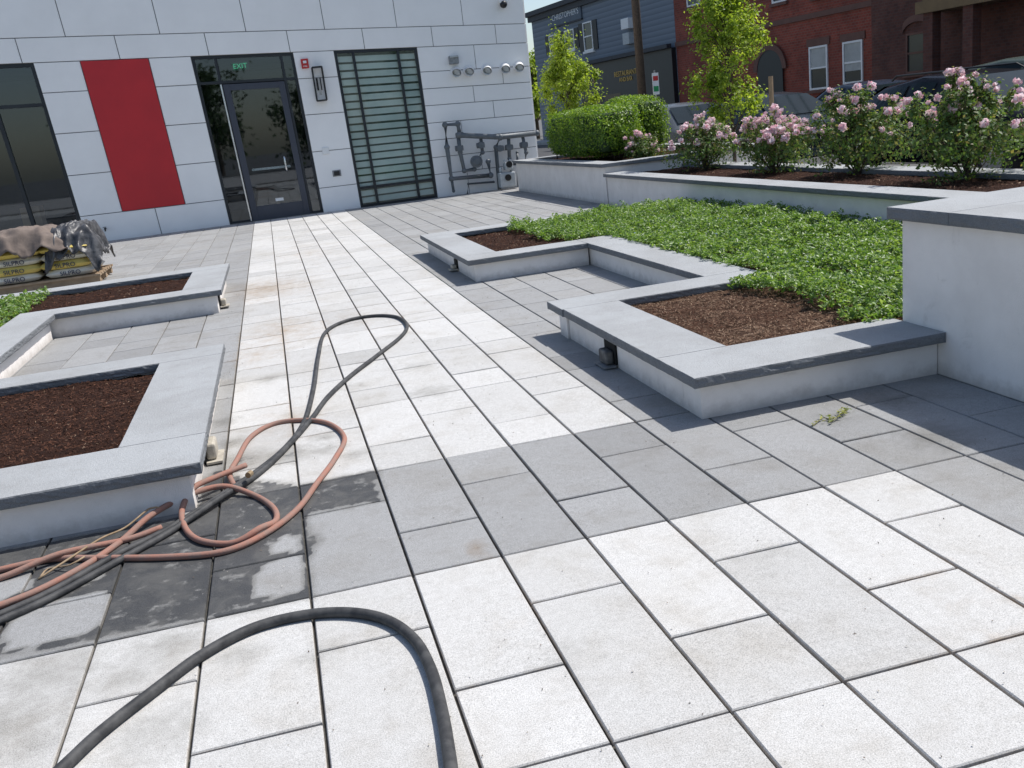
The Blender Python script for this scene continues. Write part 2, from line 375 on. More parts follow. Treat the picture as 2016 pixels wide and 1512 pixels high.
def blocked(x0,x1,y0,y1):
    if x0>1.8 and x1<2.8 and y0>8.8 and y1<11.3: return True
    if x0>5.15 and y0<19.5: return True
    if x0>3.05 and y1<11.4 and y0>4.5: return True
    return False
for ci in range(len(XC)-1):
    xa,xb=XC[ci],XC[ci+1]
    par=(ci-XC.index(.24))%2
    yy=4.02-1.09*7; segs=[]
    while yy<21.0:
        a=(.365,.725) if par==0 else (.725,.365)
        for q in a:
            segs.append((yy,min(yy+q,20.98))); yy+=q
    for (a,b) in segs:
        if b-a<.05 or blocked(xa,xb,a,b) or b<-1: continue
        xm=(xa+xb)/2; ym=(a+b)/2
        light=(-.435<xm<1.47 and ym>4.02) or (ym<2.93 and xm<2.085)
        slab(xa,a,xb,b,light)
me=bpy.data.meshes.new('plaza_paving'); me.from_pydata(pv,[],pf); me.materials.append(PAVE)
at=me.attributes.new('tone','FLOAT_COLOR','POINT'); at.data.foreach_set('color',np.array(tone,dtype=np.float32).ravel())
for nme,arr in (('wet',wet),('stain',stain)):
    at=me.attributes.new(nme,'FLOAT','POINT'); at.data.foreach_set('value',np.array(arr,dtype=np.float32))
o=bpy.data.objects.new('plaza_paving',me); COL.objects.link(o); struct(o)
# ---------------------------------------------------------------- planters
def coping(x0,y0,x1,y1,z1,t,parent,rough='lrnf'):
    b=MB(); st=.018; per=[]
    def seg(ax,ay,bx,by,side):
        L=math.hypot(bx-ax,by-ay); n=max(1,int(L/st))
        for i in range(n): 
            t_=i/n; per.append((ax+(bx-ax)*t_,ay+(by-ay)*t_,side,min(i,n-i)*L/n))
    seg(x0,y0,x1,y0,(0,-1,'n')); seg(x1,y0,x1,y1,(1,0,'r')); seg(x1,y1,x0,y1,(0,1,'f')); seg(x0,y1,x0,y0,(-1,0,'l'))
    K=len(per); rows_=(1,.88,.62,.4,.18,0)
    for lv,fz in enumerate(rows_):
        for (x,y,s,ce) in per:
            o_=0; dz=0
            if s[2] in rough and ce>.001:
                q=Vector((x*26,y*26,lv*.9+z1*9)); q2=Vector((x*6,y*6,z1*9+lv*.4))
                am=(.0018,.004,.006,.006,.005,.003)[lv]
                o_=(-.002 if lv in(0,5) else .002)+am*noise.noise(q)+am*.6*noise.noise(q2)
                if 0<lv<5: dz=.003*noise.noise(q*1.7)
            b.v.append((x+s[0]*o_,y+s[1]*o_,z1-t+t*fz+dz))
    nl=len(rows_); b.f.append(tuple(range(K))); b.f.append(tuple(reversed(range((nl-1)*K,nl*K))))
    for l in range(nl-1):
        for i in range(K): j=(i+1)%K; b.f.append((l*K+i,(l+1)*K+i,(l+1)*K+j,l*K+j))
    return b.build('coping',M_COPE,parent)
def mulch(name,label,x0,x1,y0,y1,z,dens=900,faded=0,sz=1.,soil=None):
    n=int((x1-x0)/.05)+1; m=int((y1-y0)/.05)+1
    hz=lambda a,b: z+.02*noise.noise(Vector((a*3,b*3,1)))+.014*noise.noise(Vector((a*14,b*14,5)))
    gx,gy=np.meshgrid(np.linspace(x0,x1,n),np.linspace(y0,y1,m)); 
    gz=np.array([[hz(a,b) for a,b in zip(r1,r2)] for r1,r2 in zip(gx,gy)])
    V=np.stack([gx,gy,gz],-1).reshape(-1,3); idx=np.arange(n*m).reshape(m,n)
    Fq=np.stack([idx[:-1,:-1],idx[:-1,1:],idx[1:,1:],idx[1:,:-1]],-1).reshape(-1,4)
    cnt=int(dens*(x1-x0)*(y1-y0)); 
    P=np.stack([RNG.uniform(x0+.01,x1-.01,cnt),RNG.uniform(y0+.01,y1-.01,cnt),np.zeros(cnt)],1)
    P[:,2]=[hz(a,b)+.004 for a,b in P[:,:2]]
    a=RNG.uniform(0,2*PI,cnt); L=RNG.uniform(.006,.030,cnt)*sz; W=RNG.uniform(.0015,.006,cnt)*sz; tl=RNG.normal(0,.35,cnt)
    d=np.stack([np.cos(a)*np.cos(tl),np.sin(a)*np.cos(tl),np.sin(tl)],1); s_=np.stack([-np.sin(a),np.cos(a),RNG.normal(0,.4,cnt)],1)
    c=[P+d*L[:,None]*u+s_*W[:,None]*v for u,v in((-.5,-.5),(.5,-.4),(.5,.4),(-.5,.5))]
    VV=np.stack(c,1).reshape(-1,3); i=np.arange(cnt)[:,None]*4; FF=i+np.array([[0,1,2,3]])+len(V)
    fmask=np.array([noise.noise(Vector((q[0]*2.5,q[1]*2.5,8)))*.8 for q in P]) if faded else np.zeros(cnt)
    mi=np.concatenate([np.zeros(len(Fq)),np.where(RNG.uniform(0,1,cnt)<faded+fmask*.8*min(1,faded*2),2,1)])
    o=fastmesh(name,np.concatenate([V,VV]),np.concatenate([Fq,FF]),[soil or M_SOIL,M_CHIP,M_CHIPL],matidx=mi)
    tag(o,label,'mulch',kind='stuff'); return o
ZT=.22; TH=.05
pr=thing('stepped_planter','low white stucco planter with grey coping, stepped plan, right of the light path','planter',(2.3,7.5,0))
w_=MB()
w_.box(1.73,8.76,0,2.86,8.96,ZT-TH); w_.box(1.73,8.96,0,1.93,11.5,ZT-TH); w_.box(1.93,11.3,0,4.99,11.5,ZT-TH)
w_.box(2.88,6.05,0,3.08,8.95,ZT-TH)
w_.box(1.73,5.88,0,3.07,6.045,ZT-TH); 
w_.box(1.745,3.88,0,2.995,4.08,ZT-TH); w_.box(1.745,4.083,0,1.945,5.877,ZT-TH)
w_.build('planter_wall',M_STUC,pr)
for a in ((1.66,9.06,2.02,11.2,'lr'),(1.66,8.70,2.84,9.057,'lnf'),(1.66,11.203,5.0,11.56,'lnf'),(2.843,6.143,3.20,9.057,'lr'),(1.68,5.80,3.20,6.14,'lnf'),(1.69,4.263,2.07,5.797,'lr'),(1.69,3.82,2.996,4.26,'lnf')):
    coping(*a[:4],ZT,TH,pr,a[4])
mulch('mulch','brown mulch in the far block of the right stepped planter',1.95,3.5,8.98,11.28,.165,1700,.15)
mulch('mulch','tan and brown mulch in the near block of the right stepped planter',1.96,3.3,4.22,5.86,.165,11000,.62,.7,M_SOILT)
g=MB().quad((3.09,4.20,.15),(4.99,4.20,.15),(4.99,11.29,.15),(3.09,11.29,.15)).build('planter_soil',M_SOIL); struct(g)
pt=thing('tall_planter','tall white stucco planter wall with thick grey coping at the right edge of the photo','planter',(4.5,2,0))
MB().box(3.0,-1.5,0,3.2,4.15,.74).box(3.2,3.95,0,6.4,4.15,.74).box(6.2,-1.5,0,6.4,3.95,.74).build('planter_wall',M_STUC,pt)
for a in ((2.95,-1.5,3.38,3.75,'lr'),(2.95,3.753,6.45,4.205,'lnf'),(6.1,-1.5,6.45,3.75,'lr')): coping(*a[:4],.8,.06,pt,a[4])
mulch('mulch','dark mulch inside the tall planter at the right edge',3.39,6.09,0.5,3.74,.70,600)
pb=thing('rose_planter','long white stucco raised bed with grey coping holding the rose bushes','planter',(5.8,9,0))
MB().box(5.05,4.22,0,5.25,14.2,.435).box(6.35,4.22,0,6.55,14.2,.435).box(5.25,4.22,0,6.35,4.6,.435).build('planter_wall',M_STUC,pb)
for a in ((4.99,4.22,5.33,9.3,'lr'),(4.99,9.303,5.33,14.2,'lr'),(6.3,4.22,6.62,9.3,'lr'),(6.3,9.303,6.62,14.2,'lr')): coping(*a[:4],.485,.05,pb,a[4])
mulch('mulch','brown mulch around the rose bushes in the long bed',5.26,6.34,4.6,14.2,.43,1200,.2)
hb=thing('hedge_planter','square white stucco planter with grey coping holding the clipped hedge','planter',(6,17,0))
MB().box(5.05,14.26,0,5.25,19.75,.575).box(5.25,14.26,0,8.0,14.46,.575).box(5.25,19.55,0,8.0,19.75,.575).box(7.8,14.46,0,8.0,19.55,.575).build('planter_wall',M_STUC,hb)
for a in ((4.99,14.22,5.33,19.8,'lr'),(5.333,14.22,8.05,14.55,'nf'),(5.333,19.45,8.05,19.8,'nf'),(7.7,14.553,8.05,19.447,'lr')): coping(*a[:4],.63,.055,hb,a[4])
mulch('mulch','brown mulch beneath the clipped hedge',5.26,7.79,14.47,19.54,.57,400)
pl=thing('stepped_planter','low white stucco planter with grey coping, stepped plan, at the left edge','planter',(-1.8,7.5,0))
w_=MB()
w_.box(-3.2,3.97,0,-.53,4.17,ZT-TH); w_.box(-.73,4.17,0,-.53,6.4,ZT-TH); w_.box(-3.2,6.2,0,-.733,6.4,ZT-TH); w_.box(-2.32,6.403,0,-2.12,9.2,ZT-TH)
w_.box(-2.42,9.25,0,-.66,9.45,ZT-TH); w_.box(-.86,9.453,0,-.66,11.2,ZT-TH); w_.box(-6.5,11.1,0,-.863,11.3,ZT-TH)
w_.build('planter_wall',M_STUC,pl)
for a in ((-3.2,3.92,-.47,4.36,'rnf'),(-.85,4.363,-.47,6.15,'lr'),(-3.2,6.153,-.47,6.47,'rnf'),(-2.43,6.473,-2.06,9.2,'lr'),(-2.43,9.203,-.60,9.57,'rnf'),(-.98,9.573,-.60,11.05,'lr'),(-6.5,11.053,-.60,11.42,'rnf')):
    coping(*a[:4],ZT,TH,pl,a[4])
mulch('mulch','dark brown mulch in the near block of the left planter',-3.2,-.74,4.18,6.19,.165,6500,.03,.75)
mulch('mulch','dark brown mulch in the far block of the left planter',-2.9,-.87,9.46,11.09,.165,1500,.05)
g=MB().quad((-6.5,6.5,.14),(-2.33,6.5,.14),(-2.33,11.09,.14),(-6.5,11.09,.14)).build('planter_soil',M_SOIL); struct(g)
def cover(name,label,n,x0,x1,y0,y1,zb,hgt,edge,size=.042,flowers=0):
    P=np.stack([RNG.uniform(x0,x1,n),RNG.uniform(y0,y1,n),np.zeros(n)],1)
    keep=np.array([edge(a,b) for a,b in P[:,:2]]); P=P[keep]
    hh=np.array([.70+.5*noise.noise(Vector((a*2.2,b*2.2,3)))+.6*noise.noise(Vector((a*9,b*9,9))) for a,b in P[:,:2]])
    P[:,2]=zb+hgt*np.clip(hh,.1,1.35)*RNG.uniform(.2,1,len(P))**.5
    V,Fa=leafmesh(P,np.tile([.2,-.1,1.],(len(P),1)),np.full(len(P),size),.5,.25,.6)
    mi=np.zeros(len(Fa)); mi[RNG.uniform(0,1,len(Fa))<flowers]=1
    o=fastmesh(name,V,Fa,[M_LEAF,M_BLUE],matidx=mi); tag(o,label,'ground cover',kind='stuff')
def edR(x,y):
    n1=.22*noise.noise(Vector((x*3,y*3,0)))+.12*noise.noise(Vector((x*11,y*11,4)))
    if x<3.25:
        if y>9.05: return x>2.78+n1-.06*(y-9) and y<11.24
        if y<5.80 and y>4.22: return x>2.93+n1
        if y<6.2: return x>3.2
        return x>3.17+.08*noise.noise(Vector((x*8,y*8,0)))
    return 4.22<y<11.25
cover('ground_cover','dense green vinca ground cover filling the right stepped planter',120000,2.5,4.98,4.2,11.3,.16,.15,edR,.033,.0012)
cover('ground_cover','green ground cover in the left planter bed',20000,-5.5,-2.3,8.0,11.05,.16,.12,lambda x,y:x<-2.44+.12*noise.noise(Vector((y*3,0,0))),.038)
# ---------------------------------------------------------------- shrubs & trees
def blobpts(n,c,rx,ry,rz,shell=.55,lump=.22,seed=0):
    d=RNG.normal(0,1,(n,3)); d/=np.linalg.norm(d,axis=1)[:,None]
    l=np.array([1+lump*2*noise.noise(Vector((q[0]*1.8+seed,q[1]*1.8,q[2]*1.8)))+lump*noise.noise(Vector((q[0]*4.5+seed,q[1]*4.5,q[2]*4.5))) for q in d])
    r=(shell+(1-shell)*RNG.uniform(0,1,n)**.7)*l
    return d*r[:,None]*np.array([rx,ry,rz])+np.array(c), d
def boxpts(n,x0,x1,y0,y1,z0,z1,seed=0):
    c=np.array([(x0+x1)/2,(y0+y1)/2,(z0+z1)/2]); h=np.array([(x1-x0)/2,(y1-y0)/2,(z1-z0)/2])
    d=RNG.normal(0,1,(n,3))*h
    k=(np.sum(np.abs(d/h)**5,axis=1))**(1/5); d=d/k[:,None]
    q=c+d; l=np.array([1+.16*noise.noise(Vector(tuple(p*1.6))+Vector((seed,0,0)))+.07*noise.noise(Vector(tuple(p*6))) for p in q])
    l*=RNG.uniform(.86,1.02,n)
    nn=np.sign(d)*np.abs(d/h)**4/h; nn/=np.linalg.norm(nn,axis=1)[:,None]
    return c+d*l[:,None],nn
def hedge(label,x0,x1,y0,y1,z0,z1,n,seed):
    t=thing('hedge',label,'hedge',((x0+x1)/2,(y0+y1)/2,z0))
    P,nn=boxpts(n,x0,x1,y0,y1,z0+.06,z1,seed); V,Fa=leafmesh(P,nn+np.array([0,0,.3]),np.full(n,.042),.6,.2,.7)
    fastmesh('foliage',V,Fa,M_HEDGE,t)
    b=MB(); b.box(x0+.14,y0+.14,z0+.12,x1-.14,y1-.14,z1-.12); b.build('dark_core',M_DKL,t,bevel=.08)  # solid dark box standing in for the shaded inside of the hedge
    for _ in range(7):
        a=random.uniform(x0+.15,x1-.15); c_=random.uniform(y0+.15,y1-.15); MB().cyl((a,c_,z0-.04),(a+random.uniform(-.05,.05),c_,z0+.3),.014,.010,6).build('stem',M_BARK,t)
hedge('clipped rounded box hedge, left and longer block, in the square planter',5.42,6.30,15.5,18.9,.60,1.50,19000,1)
hedge('smaller clipped box hedge behind the right end of the long one',6.42,7.1,16.2,18.4,.60,1.60,9000,5)
def blossom_mesh():
    P,d=blobpts(24,(0,0,0),.030,.030,.022,.5,.1); V,Fa=leafmesh(P,d,np.full(24,.038),.95,.35,.35)
    o=fastmesh('blossom',V,Fa,M_PETAL); me=o.data; bpy.data.objects.remove(o); return me
BL=[blossom_mesh() for _ in range(6)]
def rose(px,py,w,h,nb,label,seed,n=4300):
    p=G(px,py,.44); t=thing('rose_bush',label,'rose bush',(p.x,p.y,.44))
    s_=MB(); tips=[]
    for i in range(30):
        a=random.uniform(0,2*PI); rr=random.uniform(.1,1.05)*w*.48; hh=h*random.uniform(.6,1.02)*(1-.3*(rr/(w*.5))**2)
        q=[Vector((p.x,p.y,.40)),Vector((p.x+math.cos(a)*rr*.5,p.y+math.sin(a)*rr*.5,.44+hh*.5)),Vector((p.x+math.cos(a)*rr,p.y+math.sin(a)*rr,.44+hh))]
        s_.tube(crom(q,.08),.005,5); tips.append(q[2])
    s_.build('stem',M_BARK,t)
    Ps=[];Ns=[]
    P,d=blobpts(int(n*.6),(p.x,p.y,.44+h*.40),w*.48,w*.48,h*.40,.35,.38,seed); Ps.append(P);Ns.append(d)
    for tp in tips:
        k=int(n*.45/30); P,d=blobpts(k,(tp.x,tp.y,tp.z-.08),.085,.085,.12,.1,.3,seed+tp.x); Ps.append(P);Ns.append(d+np.array([0,0,.5]))
    P=np.concatenate(Ps);d=np.concatenate(Ns); P[:,2]=np.maximum(P[:,2],.46)
    V,Fa=leafmesh(P,d+np.array([0,0,.4]),np.full(len(P),.043),.6,.2,.6); fastmesh('foliage',V,Fa,M_ROSEL,t)
    for i in range(nb):
        tp=random.choice(tips) if i>=len(tips) else tips[i]
        tp=tp+Vector((random.uniform(-.08,.08),random.uniform(-.08,.08),random.uniform(-.07,.05)))
        if random.random()<.25:
            a=random.uniform(PI,2*PI) if random.random()<.7 else random.uniform(0,PI); e=random.uniform(.1,1.2); tp=Vector((p.x+math.cos(a)*math.cos(e)*w*.48,p.y+math.sin(a)*math.cos(e)*w*.48,.44+h*.45+math.sin(e)*h*.43))
        b=bpy.data.objects.new('blossom',BL[i%6]); COL.objects.link(b); b.parent=t; b.location=tp-Vector(t.location); b.rotation_euler=(random.uniform(-.8,.8),random.uniform(-.8,.8),random.uniform(0,6)); s0=random.choice((.7,.9,1.1,1.3,1.6)); b.scale=(s0,)*3
rose(1270,328,.62,.60,22,'smallest rose bush with few pale pink blooms, at the hedge end of the bed',1,2200)
rose(1388,333,1.0,.74,66,'rose bush with pale pink blooms, second from the hedge',2)
rose(1525,338,1.0,.78,88,'rose bush with thick pink blooms on top, third from the hedge',3)
rose(1690,342,1.12,.95,66,'tall rose bush with tip blooms, fourth from the hedge',4,5600)
rose(1905,352,1.25,.97,56,'widest rose bush with scattered pink blooms, nearest the right edge',5,6400)
def tree(label,base,trunk_h,cz,rx,rz,n,leaf,mat_=None,seed=1,name='young_tree',tr=.035,clumps=34,lo=-.9,cs=(.2,.42)):
    t=thing(name,label,'tree',base); bx,by,bz=base; b=MB()
    pts=[Vector((bx,by,bz)),Vector((bx+.02,by,bz+trunk_h*.5)),Vector((bx-.01,by,cz)),Vector((bx,by,cz+rz*.8))]
    c_=crom(pts,.15); b.tube(c_,[tr*(1-.8*i/len(c_)) for i in range(len(c_))],8); tips=[]
    for i in range(clumps):
        a=random.uniform(0,2*PI); e=random.uniform(lo,1.45); q=random.uniform(.35,1.12)
        tip=Vector((bx+math.cos(a)*math.cos(e)*rx*q,by+math.sin(a)*math.cos(e)*rx*q,cz+math.sin(e)*rz*q))
        st=Vector((bx,by,max(bz+trunk_h*.8,min(cz+rz*.6,tip.z-rz*.35)))); mid=(st+tip)/2+Vector((0,0,rz*.08))
        b.tube([st,mid,tip],[tr*.35,tr*.22,tr*.1],5); tips.append(tip)
    b.build('trunk',M_BARK,t)
    Ps=[];Ns=[]
    for tp in tips:
        k=n//clumps; r_=rx*random.uniform(*cs); P,d=blobpts(k,tuple(tp),r_,r_,r_*1.35,.02,.6,tp.x*3+seed); Ps.append(P);Ns.append(d)
    P=np.concatenate(Ps);d=np.concatenate(Ns); V,Fa=leafmesh(P,d+np.array([0,0,.5]),np.full(len(P),leaf),.6,.2,.7); fastmesh('crown',V,Fa,mat_ or M_TREEL,t)
q=atx(1434,105,7.1); tree('young lime green tree tied to stakes behind the rose bushes',(7.1,q.y,.0),1.0,q.z-.04,.62,1.25,15000,.055,seed=2,clumps=64,lo=-1.2,cs=(.16,.34))
q=aty(1118,152,24.5); tree('small lime green tree behind the clipped hedge, left of the grey building sign',(q.x,24.5,0),1.0,q.z-.12,.70,1.15,15000,.07,seed=4,clumps=70,lo=-1.3,cs=(.16,.34))
st=atx(1517,150,7.25); s_=MB(); s_.cyl((7.25,st.y,0),(7.25,st.y,st.z),.035,.035,8); tag(s_.build('tree_stake',M_STAKE),'pale timber stake standing right of the young tree','stake')
for i,(px,py,dist,rx,cl) in enumerate(((1052,195,70,2.0,'bright green tree in the gap beside the white building corner'),(1075,190,82,2.6,'distant dark tree at the far end of the street'))):
    d=ray(px,py); s0=dist/math.hypot(d.x,d.y); tree(cl,(d.x*s0,d.y*s0,0),1.5,H+d.z*s0+.6,rx,2.3,3500,.3,M_DKL if i else M_TREEL,seed=8+i,name='street_tree',tr=.15)
for i,(x,y,h) in enumerate(((-9,-26,5.5),(-3,-29,6.5),(4,-27,5.0),(11,-30,6.2))):
    tree('broad dark tree behind the viewer, mirrored in the glass, '+('leftmost','second from left','second from right','rightmost')[i],(x,y,0),2.0,h*.6,3.0,2.8,2600,.34,M_DKL,seed=20+i,name='street_tree',tr=.18,clumps=26)
# ---------------------------------------------------------------- white building
YF=21.0
def plane_xz(px,py): v=aty(px,py,YF); return v.x,v.z
ZTOP=3.25
ideal=[(-2.94,0),(5.87,0),(5.87,ZTOP),(-2.94,ZTOP)]
targ=[plane_xz(*p) for p in ((256,469),(1063,362),(1037,84),(157,120))]
def homog(src,dst):
    A=[];B=[]
    for (x,y),(u,v) in zip(src,dst):
        A.append([x,y,1,0,0,0,-u*x,-u*y]);B.append(u);A.append([0,0,0,x,y,1,-v*x,-v*y]);B.append(v)
    h=np.linalg.solve(np.array(A),np.array(B)); return np.append(h,1).reshape(3,3)
HW=homog(ideal,targ); HI=np.linalg.inv(HW)
def W(p):
    q=HW@np.array([p[0],p[2],1.]); return (q[0]/q[2],p[1],q[1]/q[2])
def uz(px,py):
    x,z=plane_xz(px,py); q=HI@np.array([x,z,1.]); return q[0]/q[2],q[1]/q[2]
rows=[-.08,.52,1.28,2.03,2.74,3.25,3.66,4.42,5.2,6.0]
uL=-9.0; uR=5.87
w1r=(uz(65,127)[0]+uz(160,435)[0])/2
rl=(uz(157,120)[0]+uz(240,413)[0])/2; rr_=(uz(290,112)[0]+uz(366,402)[0])/2
dl=(uz(372,108)[0]+uz(455,440)[0])/2; dr=(uz(575,100)[0]+uz(637,415)[0])/2
wl=(uz(652,100)[0]+uz(715,405)[0])/2; wr=(uz(820,95)[0]+uz(862,385)[0])/2
w1l=w1r-2.7
ops=[(w1l,w1r,-.1,ZTOP),(dl,dr,-.1,ZTOP),(wl,wr,-.02,ZTOP)]
reds=(rl,rr_,.52,ZTOP)
bd=thing('white_building','white stone clad building with glazed doors, behind the paved plaza','building',(1.5,YF,0))
core=MB(); panels=MB()
def solids(z0,z1,extra):
    cuts=[uL]; 
    for (a,b,c,d) in sorted(ops+extra):
        if c<z1-.01 and d>z0+.01: cuts+=[a,b]
    cuts.append(uR); return [(cuts[i],cuts[i+1]) for i in range(0,len(cuts),2)]
for a,b in solids(0,ZTOP,[]): core.box(a,YF+.03,-.1,b,YF+.33,ZTOP)
core.box(uL,YF+.03,ZTOP,uR,YF+.33,6.0)
core.box(uR-.3,YF+.33,-.1,uR,YF+14,6.0); core.box(uL,YF+.33,-.1,uL+.3,YF+14,6.0); core.box(uL,YF+14,-.1,uR,YF+14.3,6.0); core.box(uL,YF+.03,6.0,uR,YF+14.3,6.2)
core.build('wall',M_CORE,bd,warp=W)
gj=.007
def panrow(a,b,z0,z1,cuts):
    for i in range(len(cuts)-1): panels.box(cuts[i]+gj,YF+random.uniform(-.0015,.0015),z0+gj,cuts[i+1]-gj,YF+.029,z1-gj)
for ri in range(len(rows)-1):
    z0,z1=rows[ri],rows[ri+1]
    for a,b in solids(z0,z1,[reds]):
        L=b-a
        if L<1.15: panrow(a,b,z0,z1,[a,b]); continue
        if a>wl and ri in (0,1,2,3) :
            zs=[z0,(z0+z1)/2,z1] if ri else [z0,z1]
            for k,(q0,q1) in enumerate(zip(zs,zs[1:])):
                s=(.30,.62,.45,.74)[(ri*2+k)%4]
                panrow(a,b,q0,q1,[a,a+L*s,b])
            continue
        tl=1.45; n=max(1,round(L/tl)); sh_=(.5 if ri%2 else 0)
        cuts=sorted(set([a]+[a+L*(i+sh_)/n for i in range(n) if .12<(i+sh_)/n<.96]+[b]))
        panrow(a,b,z0,z1,cuts)
for ri in range(len(rows)-1): panels.box(uR+.001,YF+.02,rows[ri]+gj,uR+.03,YF+14,rows[ri+1]-gj)
panels.build('stone_cladding',M_PANEL,bd,warp=W,bevel=.003)
MB().box(reds[0]+gj,YF-.012,reds[2]+gj,reds[1]-gj,YF+.029,reds[3]-gj).build('red_panel',M_RED,bd,warp=W,bevel=.004)
MB().quad((uL+.3,YF+5,0),(uR-.3,YF+5,0),(uR-.3,YF+5,4),(uL+.3,YF+5,4)).build('interior_wall',M_INT,bd,warp=W)
MB().quad((uL+.3,YF+.33,3.3),(uR-.3,YF+.33,3.3),(uR-.3,YF+5,3.3),(uL+.3,YF+5,3.3)).build('interior_ceiling',M_INT,bd,warp=W)
MB().box(uL+.3,YF+.05,-.09,uR-.31,YF+5,.012).build('interior_floor',M_INTF,bd,warp=W)
MB().box(w1r+.5,YF+.34,0,w1r+.6,YF+5,3.3).build('partition_wall',M_INT,bd,warp=W)
MB().box(wl-.35,YF+.34,0,wl-.25,YF+5,3.3).build('partition_wall',M_INT,bd,warp=W)
def frame(parent,u0,u1,z0,z1,y0,y1,t,name='frame',m=M_FRAME,vs=(),hs=(),tb=.05):
    b=MB(); b.box(u0,y0,z0,u0+t,y1,z1).box(u1-t,y0,z0,u1,y1,z1).box(u0+t,y0,z0,u1-t,y1,z0+tb).box(u0+t,y0,z1-t,u1-t,y1,z1)
    for v in vs: b.box(v-t/2,y0+.003,z0+tb,v+t/2,y1-.003,z1-t)
    for h in hs: b.box(u0+t,y0+.006,h-t/2,u1-t,y1-.006,h+t/2)
    return b.build(name,m,parent,warp=W,bevel=.003)
frame(bd,w1l,w1r,0,ZTOP,YF+.06,YF+.16,.06,'window_frame',vs=(w1r-.75,w1r-1.7),hs=(2.55,))
MB().quad((w1l+.06,YF+.11,.05),(w1r-.06,YF+.11,.05),(w1r-.06,YF+.11,ZTOP-.06),(w1l+.06,YF+.11,ZTOP-.06)).build('window_pane',M_GLASS,bd,warp=W)
m1=wl+(wr-wl)*.22; m2=wl+(wr-wl)*.76
frame(bd,wl,wr,.0,ZTOP,YF+.03,YF+.10,.055,'window_frame',vs=(m1,m2),hs=(.42,))
MB().quad((wl+.05,YF+.07,.05),(wr-.05,YF+.07,.05),(wr-.05,YF+.07,ZTOP-.05),(wl+.05,YF+.07,ZTOP-.05)).build('window_pane',M_GLASSG,bd,warp=W)
bl=MB(); z=.08
while z<ZTOP-.1:
    tl=random.uniform(-.004,.012)
    bl.quad((wl+.05,YF+.115,z),(wr-.05,YF+.115,z+tl*.5),(wr-.05,YF+.155,z+.117+tl),(wl+.05,YF+.155,z+.117)); z+=.155
bl.build('blind',M_BLIND,bd,warp=W)
MB().quad((wl+.02,YF+.25,0),(wr-.02,YF+.25,0),(wr-.02,YF+.25,ZTOP),(wl+.02,YF+.25,ZTOP)).build('blind_backing',mat('dim_blind_gap',(.20,.26,.24)),bd,warp=W)
a0,a1=uz(440,166); b0,b1=uz(497,437); lz=a1; ll=(a0+b0)/2
c0,_=uz(575,160); c1_,_=uz(598,425); lr=(c0+c1_)/2
frame(bd,dl,dr,0,ZTOP,YF+.06,YF+.18,.05,'door_frame',vs=(ll-.03,lr+.03),hs=(lz+.04,))
MB().quad((dl+.05,YF+.12,.05),(ll-.055,YF+.12,.05),(ll-.055,YF+.12,ZTOP-.05),(dl+.05,YF+.12,ZTOP-.05)).build('side_light_pane',M_GLASS,bd,warp=W)
MB().quad((lr+.055,YF+.12,.05),(dr-.05,YF+.12,.05),(dr-.05,YF+.12,ZTOP-.05),(lr+.055,YF+.12,ZTOP-.05)).build('side_light_pane',M_GLASS,bd,warp=W)
MB().quad((ll,YF+.12,lz+.07),(lr,YF+.12,lz+.07),(lr,YF+.12,ZTOP-.05),(ll,YF+.12,ZTOP-.05)).build('transom_pane',M_GLASS,bd,warp=W)
d_=MB(); t=.12; y0,y1=YF+.05,YF+.11
d_.box(ll,y0,.01,ll+t,y1,lz).box(lr-t,y0,.01,lr,y1,lz).box(ll+t,y0,.01,lr-t,y1,.30).box(ll+t,y0,lz-.12,lr-t,y1,lz)
door=d_.build('door',M_DOORF,bd,warp=W,bevel=.004)
MB().quad((ll+t,YF+.08,.30),(lr-t,YF+.08,.30),(lr-t,YF+.08,lz-.12),(ll+t,YF+.08,lz-.12)).build('door_pane',M_GLASS,door,warp=W)
MB().box((ll+lr)/2-.06,YF+.044,.36,(ll+lr)/2+.10,YF+.049,.42).build('door_sticker',M_WHITE,door,warp=W)
hx=uz(565,322); b=MB(); b.tube(crom([(hx[0]-.03,YF+.05,hx[1]+.13),(hx[0]-.03,YF-.03,hx[1]+.13),(hx[0]-.03,YF-.03,hx[1]-.13),(hx[0]-.03,YF+.05,hx[1]-.13)],.03),.02,8); b.build('handle',M_STEEL,door,warp=W,smooth=True)
MB().box(ll-.045,YF+.035,.02,ll-.02,YF+.06,lz).build('edge_glint_strip',M_STEEL,bd,warp=W)  # bright strip stands in for the light along the door's edge
MB().box(ll+.16,YF+2.2,.98,lr-.16,YF+2.25,1.03).build('inner_push_bar',M_STEEL,bd,warp=W)
e=uz(472,128); ew=W((e[0],YF+.3,e[1])); ex=thing('exit_sign','green lit EXIT sign hanging inside the glazed transom','sign',ew)
MB().box(ew[0]-.17,YF+.30,ew[2]-.085,ew[0]+.17,YF+.34,ew[2]+.085).build('sign_housing',mat('exit_housing',(.03,.16,.09)),ex)
text('EXIT',.14,M_EXIT,(ew[0],YF+.292,ew[2]),(1,0,0),(0,0,1),ex)
for i,(px,py,s0) in enumerate(((18,425,.42),(55,428,.46),(35,385,.36))):
    u=uz(px,py)[0]; z0=.02 if i<2 else .49
    v=W((u,0,0)); o=MB().box(v[0]-s0*.5,YF+.3,z0,v[0]+s0*.5,YF+.7,z0+s0).build('cardboard_box',M_CARD); tag(o,['brown cardboard box inside the left window, at its left side','brown cardboard box inside the left window, right of the other','brown cardboard box stacked on top of two inside the left window'][i],'box')
def FP(px,py,dy=0): return aty(px,py,YF+dy)
p=FP(600,125); t=thing('fire_alarm','small red fire alarm strobe on the white wall right of the door','alarm',(p.x,YF,p.z))
